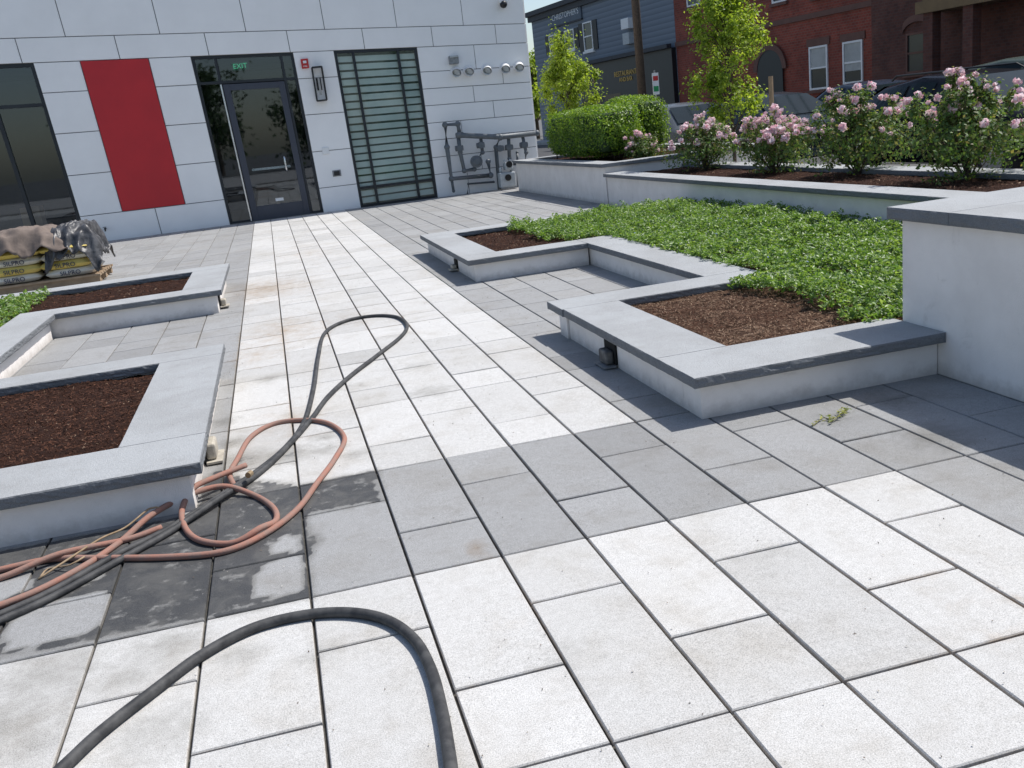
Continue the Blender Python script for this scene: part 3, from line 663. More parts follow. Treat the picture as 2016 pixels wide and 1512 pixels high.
MB().box(p.x-.075,YF-.05,p.z-.10,p.x+.075,YF-.003,p.z+.09).build('housing',M_SIGRED,t,bevel=.01)
MB().box(p.x-.035,YF-.07,p.z-.0,p.x+.035,YF-.051,p.z+.05).build('lens',M_WHITE,t,bevel=.006); text('FIRE',.045,M_WHITE,(p.x,YF-.052,p.z-.06),(1,0,0),(0,0,1),t)
p=FP(628,166); t=thing('wall_lantern','tall open frame black wall lantern between door and blind window','wall lamp',(p.x,YF,p.z))
b=MB(); hw,hh_=.10,.33
for sx in(-1,1):
    for yy in(-.05,-.2): b.box(p.x+sx*hw-.013,YF+yy-.013,p.z-hh_,p.x+sx*hw+.013,YF+yy+.013,p.z+hh_)
for zz in(-hh_,hh_): b.box(p.x-hw,YF-.213,p.z+zz-.014,p.x+hw,YF-.0365,p.z+zz+.014)
b.box(p.x-.05,YF-.036,p.z-.12,p.x+.05,YF-.003,p.z+.12); b.build('frame',M_BLACK,t)
MB().cyl((p.x,YF-.125,p.z-.22),(p.x,YF-.125,p.z+.12),.022,.022,12).build('lamp_tube',mat('frosted_lamp',(.45,.45,.43)),t)
for i,(px,py) in enumerate(((897,141),(922,139),(957,137),(993,134),(1020,131))):
    p=FP(px,py); t=thing('vent_pipe',['white round vent pipe end, first from the left under the small grey box','white round vent pipe end, second from the left in the row','white round vent pipe end, middle of the row of five','white round vent pipe end, fourth from the left in the row','white round vent pipe end, rightmost of the row near the building corner'][i],'vent pipe',(p.x,YF,p.z),group='vent pipe ends on the white wall')
    MB().tube([(p.x,YF,p.z),(p.x,YF-.12,p.z),(p.x-.02,YF-.19,p.z-.04)],[.085,.088,.095],16,caps=False).build('pipe',M_WHITE,t,smooth=True)
    MB().cyl((p.x-.012,YF-.165,p.z-.024),(p.x-.013,YF-.166,p.z-.025),.078,.078,16).build('opening',M_METER,t)
    MB().cyl((p.x,YF-.015,p.z),(p.x,YF-.003,p.z),.12,.12,20).build('flange',M_WHITE,t)
p=FP(892,118); t=thing('junction_box','small grey sensor box on the wall above the vent pipes','box',(p.x,YF,p.z))
MB().box(p.x-.10,YF-.12,p.z-.09,p.x+.10,YF-.003,p.z+.08).build('housing',M_GALV,t,bevel=.01); MB().box(p.x-.09,YF-.16,p.z+.04,p.x+.09,YF-.121,p.z+.075).build('hood',M_METER,t)
p=FP(988,5); t=thing('security_camera','white dome security camera near the top of the white wall','camera',(p.x,YF,p.z))
MB().cyl((p.x,YF-.003,p.z+.05),(p.x,YF-.16,p.z+.05),.09,.10,16).build('bracket',M_WHITE,t); MB().ball((p.x,YF-.12,p.z-.05),.08,nu=16,nv=10).build('dome',M_BLACK,t,smooth=True)
p=FP(641,297); tag(MB().box(p.x-.07,YF-.03,p.z-.07,p.x+.07,YF-.003,p.z+.07).build('wall_plate',M_WHITE,bevel=.008),'small white wall plate at handle height right of the door','wall plate')
p=FP(663,341); t=thing('outlet_box','dark weatherproof outlet box low on the wall right of the door','outlet',(p.x,YF,p.z))
MB().box(p.x-.09,YF-.012,p.z-.065,p.x+.09,YF-.003,p.z+.065).build('plate',M_GALV,t); MB().box(p.x-.06,YF-.045,p.z-.045,p.x+.06,YF-.013,p.z+.045).build('cover',M_BLACK,t,bevel=.008)
p=FP(208,450); t=thing('hose_tap','small black wall tap low on the wall below the red panel','tap',(p.x,YF,p.z))
MB().cyl((p.x,YF-.003,p.z),(p.x,YF-.09,p.z),.02,.02,10).cyl((p.x,YF-.09,p.z+.02),(p.x,YF-.09,p.z-.05),.014,.014,8).build('spout',M_BLACK,t); MB().cyl((p.x,YF-.10,p.z+.03),(p.x,YF-.10,p.z+.04),.035,.035,12).build('tap_wheel',M_BLACK,t)
# gas meters
gp=FP(960,360); t=thing('gas_meter_set','grey gas meter with looping pipes and valves at the building corner','gas meter',(gp.x,YF-.2,0))
def PP(px,py,dy=-.24): v=FP(px,py,dy); return (v.x,v.y,v.z)
def pipe(pts,r,name='pipe',m=M_PIPE,dy=-.24):
    b=MB(); q=[PP(*p_,dy) for p_ in pts]; b.tube(q,r,12)
    for a in q[1:-1]: b.ball(a,r*1.3,nu=12,nv=8)
    for a in (q[0],q[-1]): b.ball(a,r*1.2,nu=12,nv=8)
    return b.build(name,m,t,smooth=True)
pipe([(905,264),(901,244),(876,246),(880,290),(889,352),(966,345),(961,318)],.050)
pipe([(903,266),(985,270),(1057,262)],.056,dy=-.30)
pipe([(902,268),(906,300),(914,336),(934,333)],.044)
pipe([(985,270),(976,290),(984,378)],.042,dy=-.18); pipe([(1001,268),(1003,312)],.040); pipe([(1028,265),(1036,300),(1034,318),(1008,322)],.038); pipe([(946,268),(950,300),(938,315)],.038)
pipe([(889,352),(893,376)],.03,dy=-.2); pipe([(920,386),(922,362),(972,358)],.022,dy=-.15); pipe([(1018,300),(1022,378)],.028,dy=-.12)
for (px,py) in ((904,292),(905,266),(946,286),(984,292),(1002,290),(1031,285)):
    c=PP(px,py); MB().cyl((c[0],c[1]-.08,c[2]),(c[0],c[1]+.08,c[2]),.07,.07,12).cyl((c[0]-.085,c[1],c[2]),(c[0]+.085,c[1],c[2]),.06,.06,10).build('valve',M_PIPE,t,bevel=.006)
c=PP(938,318,-.30); MB().cyl((c[0],c[1]-.05,c[2]),(c[0],c[1]+.05,c[2]),.13,.13,20).cyl((c[0],c[1]-.08,c[2]),(c[0],c[1]-.05,c[2]),.07,.1,16).build('regulator',M_PIPE,t,bevel=.01)
for (px,py,sz) in ((998,352,.24),(1000,326,.12)):
    c=PP(px,py,-.38); b=MB(); b.box(c[0]-sz*.75,c[1]-.12,c[2]-sz*.75,c[0]+sz*.75,c[1]+.12,c[2]+sz*.6); b.cyl((c[0]-sz*.5,c[1],c[2]+sz*.6),(c[0]-sz*.5,c[1],c[2]+sz*1.1),.035,.035,10).cyl((c[0]+sz*.5,c[1],c[2]+sz*.6),(c[0]+sz*.5,c[1],c[2]+sz*1.1),.035,.035,10)
    mb_=b.build('meter_body',M_METER,t,bevel=.03); MB().cyl((c[0],c[1]-.14,c[2]+.03),(c[0],c[1]-.119,c[2]+.03),.07,.07,18).build('dial',M_BLACK,mb_)
# ---------------------------------------------------------------- pallet with bags
pc=G(95,572); PX,PY=pc.x,pc.y+.45
t=thing('pallet','weathered wooden pallet under the cement bags','pallet',(PX,PY,0))
for i in range(7): MB().box(PX-.68,PY-.56+i*.165,.11,PX+.68,PY-.56+i*.165+.11,.135).build('deck_board',M_WOOD,t)
for i in(-1,0,1): MB().box(PX-.66,PY+i*.48-.05,.022,PX+.66,PY+i*.48+.05,.109).build('bearer',M_WOOD,t)
for i in(-1,0,1): MB().box(PX+i*.55-.06,PY-.55,0,PX+i*.55+.06,PY+.55,.02).build('bottom_board',M_WOOD,t)
M_NAVY=mat('navy_print',(.03,.04,.09))
def bag(x,y,z,l,w_,h,rz,m,label,txt=None):
    n=14; b=MB(); V_=[]
    for top in(1,-1):
        for j in range(n+1):
            for i in range(n+1):
                u=i/n*2-1; v=j/n*2-1; e=max(0,(1-abs(u)**5)*(1-abs(v)**4)); hz=h*.5*e**.45*(1+.10*noise.noise(Vector((u*2+x*3,v*2+z*9,top))))
                V_.append((u*l/2*(1-.03*abs(v)),v*w_/2*(1-.04*abs(u)),z+h*.5+top*hz))
    c_,s_=math.cos(rz),math.sin(rz)
    b.v=[(x+a*c_-bb*s_,y+a*s_+bb*c_,zz) for a,bb,zz in V_]
    for k in(0,1):
        o_=k*(n+1)**2
        for j in range(n):
            for i in range(n):
                a=o_+j*(n+1)+i; q=(a,a+1,a+n+2,a+n+1); b.f.append(q if k==0 else tuple(reversed(q)))
    t=thing('cement_bag',label,'bag',(x,y,z),group='cement bags stacked on the pallet')
    b.build('sack',m,t,smooth=True)
    if txt: text(txt,h*.7,M_NAVY,(x,y-w_/2-.006,z+h*.47),(1,0,0),(0,-.12,1),t,ext=.003)
names=['bottom layer left','bottom layer right','second layer left','second layer right','third layer left','third layer right','top layer left','top layer right']
k=0
for L_ in range(4):
    for i,sx in enumerate((-.33,.31)):
        m=(M_BAGW,M_BAGY,M_BAGW,M_BAGY)[L_]
        bag(PX+sx+random.uniform(-.03,.03),PY-.27+random.uniform(-.02,.02),.137+L_*.105,.64,.46,.115,random.uniform(-.05,.05),m,('yellow' if m is M_BAGY else 'white')+' cement bag on the pallet, front row, '+names[k],'SILPRO' if L_<3 else None); k+=1
k=0
for L_ in range(4):
    for i,sx in enumerate((-.33,.31)):
        bag(PX+sx,PY+.22,.137+L_*.105,.62,.46,.115,0,M_BAGW,'white cement bag on the pallet, back row, '+names[k]); k+=1
def drape(name,label,cx_,cy_,wx,wy,ztop,drop,m,seed,fa=1.):
    n=44; b=MB()
    for j in range(n+1):
        for i in range(n+1):
            u=i/n*2-1; v=j/n*2-1; r=max(abs(u),abs(v)); 
            rd=1-2*abs(noise.noise(Vector((u*2.2+seed,v*1.6,seed)))); rd2=1-2*abs(noise.noise(Vector((u*5+seed,v*4,3))))
            fold=((rd-.4)*.10+(rd2-.5)*.035)*fa
            z_=ztop-(max(0,r-.55)/.45)**1.3*drop*(1+.5*noise.noise(Vector((u*2.5,v*2.5,seed+4))))+fold+.05*math.cos(u*2)
            sq=1-.15*max(0,r-.62)
            b.v.append((cx_+u*wx*sq+fold*.4,cy_+v*wy*sq-fold*.5,max(z_,.15)))
    for j in range(n):
        for i in range(n): a=j*(n+1)+i; b.f.append((a,a+1,a+n+2,a+n+1))
    o=b.build(name,m,smooth=True); tag(o,label,'tarp'); o.modifiers.new('solid','SOLIDIFY').thickness=.006
drape('tarp','brown tarp draped over the left of the cement bags',PX-.22,PY-.03,.62,.60,.72,.24,M_TARP,3,.75)
drape('plastic_sheet','dusty black plastic sheet hanging over the right of the cement bags',PX+.38,PY-.03,.38,.58,.69,.36,M_PLAS,8,1.)
# ---------------------------------------------------------------- hoses
def hose(name,label,pix,r,m,cat='hose'):
    pts=[]
    for i,p_ in enumerate(pix):
        q=G(p_[0],p_[1],r); q.z=r+(p_[2] if len(p_)>2 else 0); pts.append(q)
    o=MB().tube(crom(pts,.02),r,12).build(name,m,smooth=True); return tag(o,label,cat)
hose('hose','black rubber hose folded back on itself in a long loop up the light path',[(-120,1262),(0,1210),(100,1165),(230,1092),(330,1042),(430,985,.012),(510,925),(565,878),(600,828),(618,762),(627,700),(640,655),(680,632),(735,622),(780,624),(801,640),(790,662),(745,698),(690,740),(645,782),(612,826),(560,885),(505,935),(425,992,.012),(330,1050),(240,1100),(110,1172),(0,1222),(-120,1275)],.0135,M_HOSEB)
hose('hose','thick black rubber hose arching across the near pavers at the bottom',[(60,1570),(130,1505),(200,1440),(300,1362),(400,1288),(500,1236),(600,1211),(690,1206),(765,1222),(818,1262),(850,1322),(870,1400),(882,1470),(890,1530),(895,1590)],.0165,M_HOSEB)
hose('hose','orange rubber hose running in from the left and curling into the upper large loop',[(-120,1150),(0,1122),(100,1101),(200,1099),(330,1097),(440,1086),(520,1052),(585,1003),(625,950),(660,902),(678,862),(650,835),(600,827),(540,834),(494,860),(468,903),(455,945,.03),(462,962,.012)],.0125,M_HOSEO)
hose('hose','orange rubber hose curling into the small lower loop beside the left planter',[(-120,1235),(0,1192),(80,1160),(170,1112),(240,1064),(300,1028,.03),(370,992,.035),(440,970,.03),(500,975),(538,1000),(543,1025),(515,1052,.026),(460,1069),(400,1066),(368,1045),(360,1015,.02),(385,985,.055),(430,962,.055),(488,936,.05)],.0125,M_HOSEO)
hose('hose','short orange hose end lying beside the left planter wall',[(-100,1160),(0,1138),(120,1100,.02),(250,1062),(318,1038)],.012,M_HOSEO)
hose('rope','frayed straw coloured rope twisted along the orange hose',[(75,1140),(130,1115,.02),(200,1075,.03),(250,1052,.03),(300,1028,.06),(320,1022,.05)],.004,M_TAPE,'rope')
hose('rope','frayed straw coloured rope end on the wet pavers beside the hose',[(80,1135),(95,1120),(140,1122,.02),(170,1110,.03)],.0035,M_TAPE,'rope')
q=G(488,936,.06); q1=G(494,931,.06); tag(MB().cyl(q,q1,.0135,.0135,12).build('hose_coupling',M_BRASS),'worn metal coupling at the end of the orange hose','coupling')
q=G(1640,825,.004); wd=thing('weed_sprig','yellow green weed sprig lying flat on the grey pavers before the tall planter','weed',tuple(q))
a_=[G(1600,838,.006),G(1622,822,.012),G(1640,828,.01),G(1655,815,.014),G(1668,806,.008)]
MB().tube(crom(a_,.02),.0025,5).build('stem',mat('weed_stem',(.20,.19,.07)),wd)
Pw=np.array([tuple(a_[random.randrange(5)].lerp(a_[random.randrange(5)],.25)+Vector((random.uniform(-.02,.02),random.uniform(-.02,.02),.006))) for _ in range(40)])
V,Fa=leafmesh(Pw,np.tile([0,0,1.],(40,1)),np.full(40,.028),.4,.2,.3); fastmesh('leaves',V,Fa,islmat('weed_leaf',[(.20,.22,.06),(.32,.32,.09),(.12,.17,.05)],.7,.2),wd)
cnt=1500; P=np.stack([RNG.uniform(-.5,3.0,cnt),RNG.uniform(1.2,12,cnt),np.full(cnt,.004)],1)
P2=np.stack([RNG.choice([-.50,1.62],500)+RNG.normal(0,.05,500),RNG.uniform(3.9,11.5,500),np.full(500,.004)],1); P=np.concatenate([P,P2])
V,Fa=leafmesh(P,np.tile([0,0,1.],(len(P),1)),np.full(len(P),.007),.6,.3,.5); tag(fastmesh('grit',V,Fa,islmat('grit_bits',[(.08,.05,.03),(.30,.27,.22),(.5,.48,.44),(.16,.12,.09)],.9)),'loose grit and mulch crumbs scattered on the pavers','grit',kind='stuff')
def niche(x,y0,y1,z0,z1,side,label,m=M_GALV,m2=None):
    t=thing('step_light',label,'light box',(x,(y0+y1)/2,z0)); s=side
    b=MB(); b.box(min(x,x+s*.012),y0,z0,max(x,x+s*.012),y1,z1); b.build('shade_plate',M_DARK,t)  # near-black plate stands in for the shade inside the wall opening
    b=MB(); xx=x+s*.013
    b.box(min(xx,xx+s*.05),y0+.02,z0,max(xx,xx+s*.05),y1-.03,z1-.05); b.build('housing',m,t,bevel=.012)
    b=MB(); b.box(min(xx,xx+s*.075),y0-.01,z0-.012,max(xx,xx+s*.075),y1-.02,z0-.002); b.build('bottom_flap',m2 or m,t)
niche(1.743,4.98,5.16,.02,.15,-1,'dirty black step light box hanging loose from the near block of the right planter',M_DGALV,M_GALV)
niche(1.728,9.6,9.75,.03,.12,-1,'small pale step light on the far block of the right planter',M_CREAM)
niche(-.528,4.55,4.75,.02,.15,1,'cream step light box on the near block of the left planter',M_CREAM)
niche(-.658,9.45,9.6,.03,.14,1,'cream step light box on the far block of the left planter',M_CREAM)
# ---------------------------------------------------------------- street
dv=ray(150,338); E=-Vector((dv.x,dv.y,0)).normalized()
d0=ray(1610,130); O=Vector((d0.x,d0.y,0))*(40/math.hypot(d0.x,d0.y)); NN=Vector((E.y,-E.x,0)); 
if NN.dot(O)>0: NN=-NN
def sp_(px,py):
    d=ray(px,py); k=(O.dot(NN))/(Vector((d.x,d.y,0)).dot(NN)); P=Vector((d.x*k,d.y*k,0)); return (P-O).dot(E),H+d.z*k
def SW(p):
    q=O+E*p[0]+NN*p[1]; return (q.x,q.y,p[2])
P0=O+E*60; P1=O-E*120
def strip(name,a,b,z,m):
    q=[P0+NN*a,P1+NN*a,P1+NN*b,P0+NN*b]; o=MB().quad(*[(v.x,v.y,z) for v in q]).build(name,m); struct(o)
strip('road',2.6,13.5,-.04,M_ASPH)
struct(MB().box(-120,0.02,-.05,60,2.6,.10).build('pavement_far',M_CONC,warp=SW))
def brickmat(name,c1,c2,mort,sc=1.0):
    m,nt,b=newmat(name); tc=N(nt,'ShaderNodeTexCoord')
    cx_=N(nt,'ShaderNodeCombineXYZ'); sx=N(nt,'ShaderNodeSeparateXYZ'); nt.links.new(tc.outputs['Object'],sx.inputs[0])
    d1=N(nt,'ShaderNodeMath',operation='SUBTRACT'); nt.links.new(sx.outputs['Y'],d1.inputs[0]); nt.links.new(sx.outputs['X'],d1.inputs[1])
    nt.links.new(d1.outputs[0],cx_.inputs[0]); nt.links.new(sx.outputs['Z'],cx_.inputs[1])
    br=N(nt,'ShaderNodeTexBrick'); nt.links.new(cx_.outputs[0],br.inputs['Vector']); br.inputs['Scale'].default_value=2.6*sc; br.inputs['Color1'].default_value=c4(c1); br.inputs['Color2'].default_value=c4(c2); br.inputs['Mortar'].default_value=c4(mort); br.inputs['Mortar Size'].default_value=.02; br.inputs['Bias'].default_value=-.1
    n=mrange(nt,nz(nt,.7,6,.7,tc.outputs['Object']),.3,.7); col=mix(nt,n,br.outputs['Color'],mix(nt,1.,br.outputs['Color'],(.62,.60,.60,1),'MULTIPLY'))
    nt.links.new(col,b.inputs['Base Color']); b.inputs['Roughness'].default_value=.9; return m
def clapmat():
    m,nt,b=newmat('grey_clapboard'); tc=N(nt,'ShaderNodeTexCoord'); wv=N(nt,'ShaderNodeTexWave'); wv.wave_type='BANDS'; wv.bands_direction='Z'; wv.wave_profile='SAW'; wv.inputs['Scale'].default_value=1.25
    nt.links.new(tc.outputs['Object'],wv.inputs[0]); col=mix(nt,wv.outputs['Fac'],(.12,.15,.19,1),(.20,.24,.29,1)); nt.links.new(col,b.inputs['Base Color']); b.inputs['Roughness'].default_value=.7; bump(nt,b,wv.outputs['Fac'],.6,.03); return m
M_CLAP=clapmat(); M_BR=brickmat('red_brick',(.34,.075,.045),(.23,.05,.032),(.24,.14,.11)); M_BRD=brickmat('dark_brick',(.16,.06,.042),(.10,.04,.03),(.12,.08,.07))
M_TRIM=mat('dark_trim',(.03,.035,.045),None,3,.6); M_SFR=mat('shopfront_black',(.014,.018,.022),None,3,.4); M_GOLD=mat('gold_lettering',(.70,.45,.12),None,3,.5); M_OCH=mat('ochre_cornice',(.20,.13,.06),None,3,.7); M_STONE=mat('brown_stone',(.16,.08,.06),None,3,.8)
M_WG=mat('window_glass_dark',(.03,.04,.045),None,3,.08); M_BLW=mat('white_roller_blind',(.45,.46,.44),None,3,.7); M_SHUT=mat('black_shutter',(.01,.012,.015),None,3,.5); M_SIGNB=mat('sign_board',(.10,.13,.17),None,3,.6)
sA=sp_(1045,30)[0]; sB=sp_(1332,100)[0]; sC=sp_(1742,80)[0]; zr=sp_(1045,34)[1]
gb=thing('grey_clapboard_building','blue grey clapboard building with black shutters and restaurant front across the street','building',tuple(O+E*((sA+sB)/2)))
MB().box(sA,-9,-.05,sB-.01,0,zr).build('wall',M_CLAP,gb,warp=SW)
MB().box(sA-.3,-9.2,zr,sB-.02,.35,zr+.25).box(sA-.15,-9.1,zr-.3,sB-.02,.18,zr-.001).build('roof',M_TRIM,gb,warp=SW)
def win(parent,px0,py0,px1,py1,shut=0,fr=M_WHITE,pane=M_WG,arch=0,blind=0):
    a=sp_(px0,(py0+py1)/2)[0]; b=sp_(px1,(py0+py1)/2)[0]; xm=(px0+px1)/2; z0=sp_(xm,py1)[1]; z1=sp_(xm,py0)[1]; t=.07
    m=MB().box(a,.002,z0,a+t,.06,z1).box(b-t,.002,z0,b,.06,z1).box(a+t,.002,z0,b-t,.06,z0+t).box(a+t,.002,z1-t,b-t,.06,z1).box(a+t,.014,(z0+z1)/2-.03,b-t,.05,(z0+z1)/2+.03)
    w0=m.build('window',fr,parent,warp=SW)
    MB().box(a+t,.003,z0+t,b-t,.012,z1-t).build('pane',pane,w0,warp=SW)
    if blind: MB().box(a+t+.01,.013,z0+(z1-z0)*(.5 if blind==1 else .3),b-t-.01,.02,z1-t).build('blind',M_BLW,w0,warp=SW)
    MB().box(a-.08,.002,z0-.12,b+.08,.12,z0-.002).build('sill',M_STONE if fr is M_WHITE and parent is not gb else fr,w0,warp=SW)
    if fr is M_WHITE and parent is not gb: MB().box(a-.12,.002,z1+.003,b+.12,.05,z1+.28).build('lintel',M_STONE,w0,warp=SW)
    if shut:
        for (c,d) in((a-.5,a-.03),(b+.03,b+.5)): MB().box(c,.002,z0,d,.05,z1).build('shutter',M_SHUT,parent,warp=SW)
    if arch:
        n=10; bb=MB(); poly=[]
        for i in range(n+1): 
            an=PI*i/n; poly.append(((a+b)/2-math.cos(an)*(b-a)*.62,z1+math.sin(an)*(b-a)*.32+.02))
        for i in range(n): 
            p,q=poly[i],poly[i+1]; k=len(bb.v); bb.v+=[(p[0],.002,p[1]),(q[0],.002,q[1]),(q[0],.002,q[1]+.22),(p[0],.002,p[1]+.22),(p[0],.08,p[1]),(q[0],.08,q[1]),(q[0],.08,q[1]+.22),(p[0],.08,p[1]+.22)]
            bb.f+=[tuple(k+i_ for i_ in f) for f in((0,1,2,3),(7,6,5,4),(3,2,6,7),(1,0,4,5),(0,3,7,4),(2,1,5,6))]
        bb.build('arch_lintel',M_STONE,w0,warp=SW)
win(gb,1083,68,1098,106,1); win(gb,1113,58,1132,98,1); win(gb,1150,42,1168,100,1)
s0,z0=sp_(1115,29); a=sp_(1086,38)[0]; b_=sp_(1146,22)[0]
sg=thing('sign_board','restaurant sign board with pale lettering high on the grey clapboard building','sign',tuple(O+E*s0))
MB().box(a,.02,z0-.42,b_,.09,z0+.42).build('board',M_SIGNB,sg,warp=SW); f_=MB().box(a-.05,.02,z0+.42,b_+.05,.12,z0+.5).box(a-.05,.02,z0-.5,b_+.05,.12,z0-.42).build('frame',M_TRIM,sg,warp=SW)
text("CHRISTOPHER'S",(b_-a)/8.2,mat('pale_lettering',(.75,.78,.8)),SW((s0,.10,z0)),E,(0,0,1),sg,ext=.01)
zt=sp_(1200,120)[1]; MB().box(sp_(1150,150)[0],.01,0.05,sB-.05,.25,zt).build('shopfront',M_SFR,gb,warp=SW)
for (u,v) in ((1172,1192),(1200,1232)): MB().box(sp_(u,200)[0],.252,.7,sp_(v,200)[0],.26,2.2).build('shopfront_pane',M_WG,gb,warp=SW)
MB().box(sp_(1150,150)[0],.24,zt,sB-.05,.5,zt+.18).build('shopfront_cornice',M_TRIM,gb,warp=SW)
s1,z1=sp_(1168,157); text("CHRISTOPHER'S",.62,M_GOLD,SW((s1-1.6,.27,z1)),E,(0,0,1),gb,ext=.01)
s1,z1=sp_(1240,143); text("RESTAURANT",.36,M_GOLD,SW((s1,.27,z1)),E,(0,0,1),gb,ext=.01); s1,z1=sp_(1241,155); text("AND BAR",.30,M_GOLD,SW((s1,.27,z1)),E,(0,0,1),gb,ext=.01)
s1,z1=sp_(1243,50); tag(MB().box(s1-.35,.003,z1-.15,s1+.35,.4,z1+.35).build('air_conditioner',M_WHITE,warp=SW,bevel=.02),'white air conditioner box on the grey clapboard wall, upper one','air conditioner')
s1,z1=sp_(1243,68); tag(MB().box(s1-.3,.003,z1-.45,s1+.3,.35,z1+.1).build('air_conditioner',M_METER,warp=SW,bevel=.02),'grey air conditioner box on the grey clapboard wall, lower one','air conditioner')
bb_=thing('red_brick_building','red brick building with white sash windows behind the young tree','building',tuple(O+E*((sB+sC)/2)))
MB().box(sB,-10,-.05,sC-.02,0,12).build('wall',M_BR,bb_,warp=SW)
win(bb_,1595,90,1631,176,blind=1); win(bb_,1661,80,1700,164,blind=2)
win(bb_,1352,-60,1378,12); win(bb_,1392,-60,1420,8); win(bb_,1520,-70,1548,5); win(bb_,1600,-80,1632,-8)
z_=sp_(1650,20)[1]; MB().box(sB+.02,.002,z_-.1,sC-.05,.08,z_+.1).build('stone_band',M_STONE,bb_,warp=SW)
z_=sp_(1650,200)[1]; MB().box(sB+.02,.002,-.04,sC-.05,.10,max(.6,z_)).build('stone_base',M_STONE,bb_,warp=SW)
a=sp_(1496,150)[0]; b=sp_(1546,150)[0]; zc=sp_(1520,138)[1]; n=14; m=MB(); m.box(a,.11,.1,b,.13,zc)
poly=[((a+b)/2-math.cos(PI*i/n)*(b-a)/2,zc+math.sin(PI*i/n)*(b-a)/2) for i in range(n+1)]; k=len(m.v); m.v+=[(p[0],.13,p[1]) for p in poly]; m.f.append(tuple(k+i for i in range(n+1))); m.build('arched_doorway',M_SFR,bb_,warp=SW)
ar=MB()
for i in range(n):
    p,q=poly[i],poly[i+1]; c=((a+b)/2,zc); ex_=lambda v:(c[0]+(v[0]-c[0])*1.3,c[1]+(v[1]-c[1])*1.3); p2,q2=ex_(p),ex_(q); k=len(ar.v)
    ar.v+=[(p[0],.15,p[1]),(q[0],.15,q[1]),(q2[0],.15,q2[1]),(p2[0],.15,p2[1])]; ar.f.append((k,k+1,k+2,k+3))
ar.build('doorway_arch',M_STONE,bb_,warp=SW)
db=thing('dark_brick_building','dark brown brick building with arched window and ochre porch at the right','building',tuple(O+E*(sC+6)))
MB().box(sC,-10,-.05,sC+16,.6,12).build('wall',M_BRD,db,warp=SW)
_SW=SW
def SW(p): return _SW((p[0],p[1]+.6,p[2]))
win(db,1812,60,1858,140,fr=M_STONE,arch=1)
a=sp_(1885,0)[0]; zc=sp_(1950,10)[1]; MB().box(a,.002,zc,a+8,1.2,zc+.35).box(a+.1,.002,zc+.351,a+8,1.0,zc+.7).build('porch_cornice',M_OCH,db,warp=SW)
for px in(1905,1985): s_=sp_(px,60)[0]; MB().box(s_-.18,.75,.1,s_+.18,1.1,zc).build('porch_column',M_BRD,db,warp=SW)
SW=_SW
d=ray(1258,100); k=30/math.hypot(d.x,d.y); bx,by=d.x*k,d.y*k
t=thing('utility_pole','dark wooden utility pole in front of the grey clapboard building','pole',(bx,by,0)); MB().cyl((bx,by,0),(bx,by,10),.13,.11,12).build('pole',M_BARK,t,smooth=True); MB().cyl((bx-.9,by+.3,5.3),(bx+.9,by-.3,5.3),.03,.03,6).build('crossarm',M_BARK,t)
for i,(dz,s0) in enumerate(((5.4,.6),(5.9,.8),(6.4,.9))):
    A=Vector((bx,by,dz)); B=A+E*40+Vector((0,0,.5)); tag(MB().tube([A.lerp(B,i_/12)-Vector((0,0,s0*4*(i_/12)*(1-i_/12))) for i_ in range(13)],.02,5).build('overhead_wire',M_BLACK),'dark overhead wire running right from the utility pole, '+('lowest','middle','highest')[i]+' of three','wire')
d=ray(1290,165); k=27/math.hypot(d.x,d.y); sx_,sy_,sz_=d.x*k,d.y*k,H+d.z*k
t=thing('street_sign','small white parking sign on a thin post right of the utility pole','sign',(sx_,sy_,0)); MB().cyl((sx_,sy_,0),(sx_,sy_,sz_+.35),.025,.025,8).build('post',M_GALV,t)
MB().box(sx_-.09,sy_-.04,sz_-.28,sx_+.09,sy_-.028,sz_+.28).build('sign_plate',M_WHITE,t); MB().box(sx_-.07,sy_-.047,sz_+.08,sx_+.07,sy_-.041,sz_+.2).build('red_print',M_SIGRED,t); MB().box(sx_-.07,sy_-.047,sz_-.2,sx_+.07,sy_-.041,sz_-.06).build('green_print',mat('sign_green',(.03,.3,.1)),t)
g=MB().box(6.66,-3,-.04,7.9,60,.03).build('pavement_near',M_CONC); struct(g)
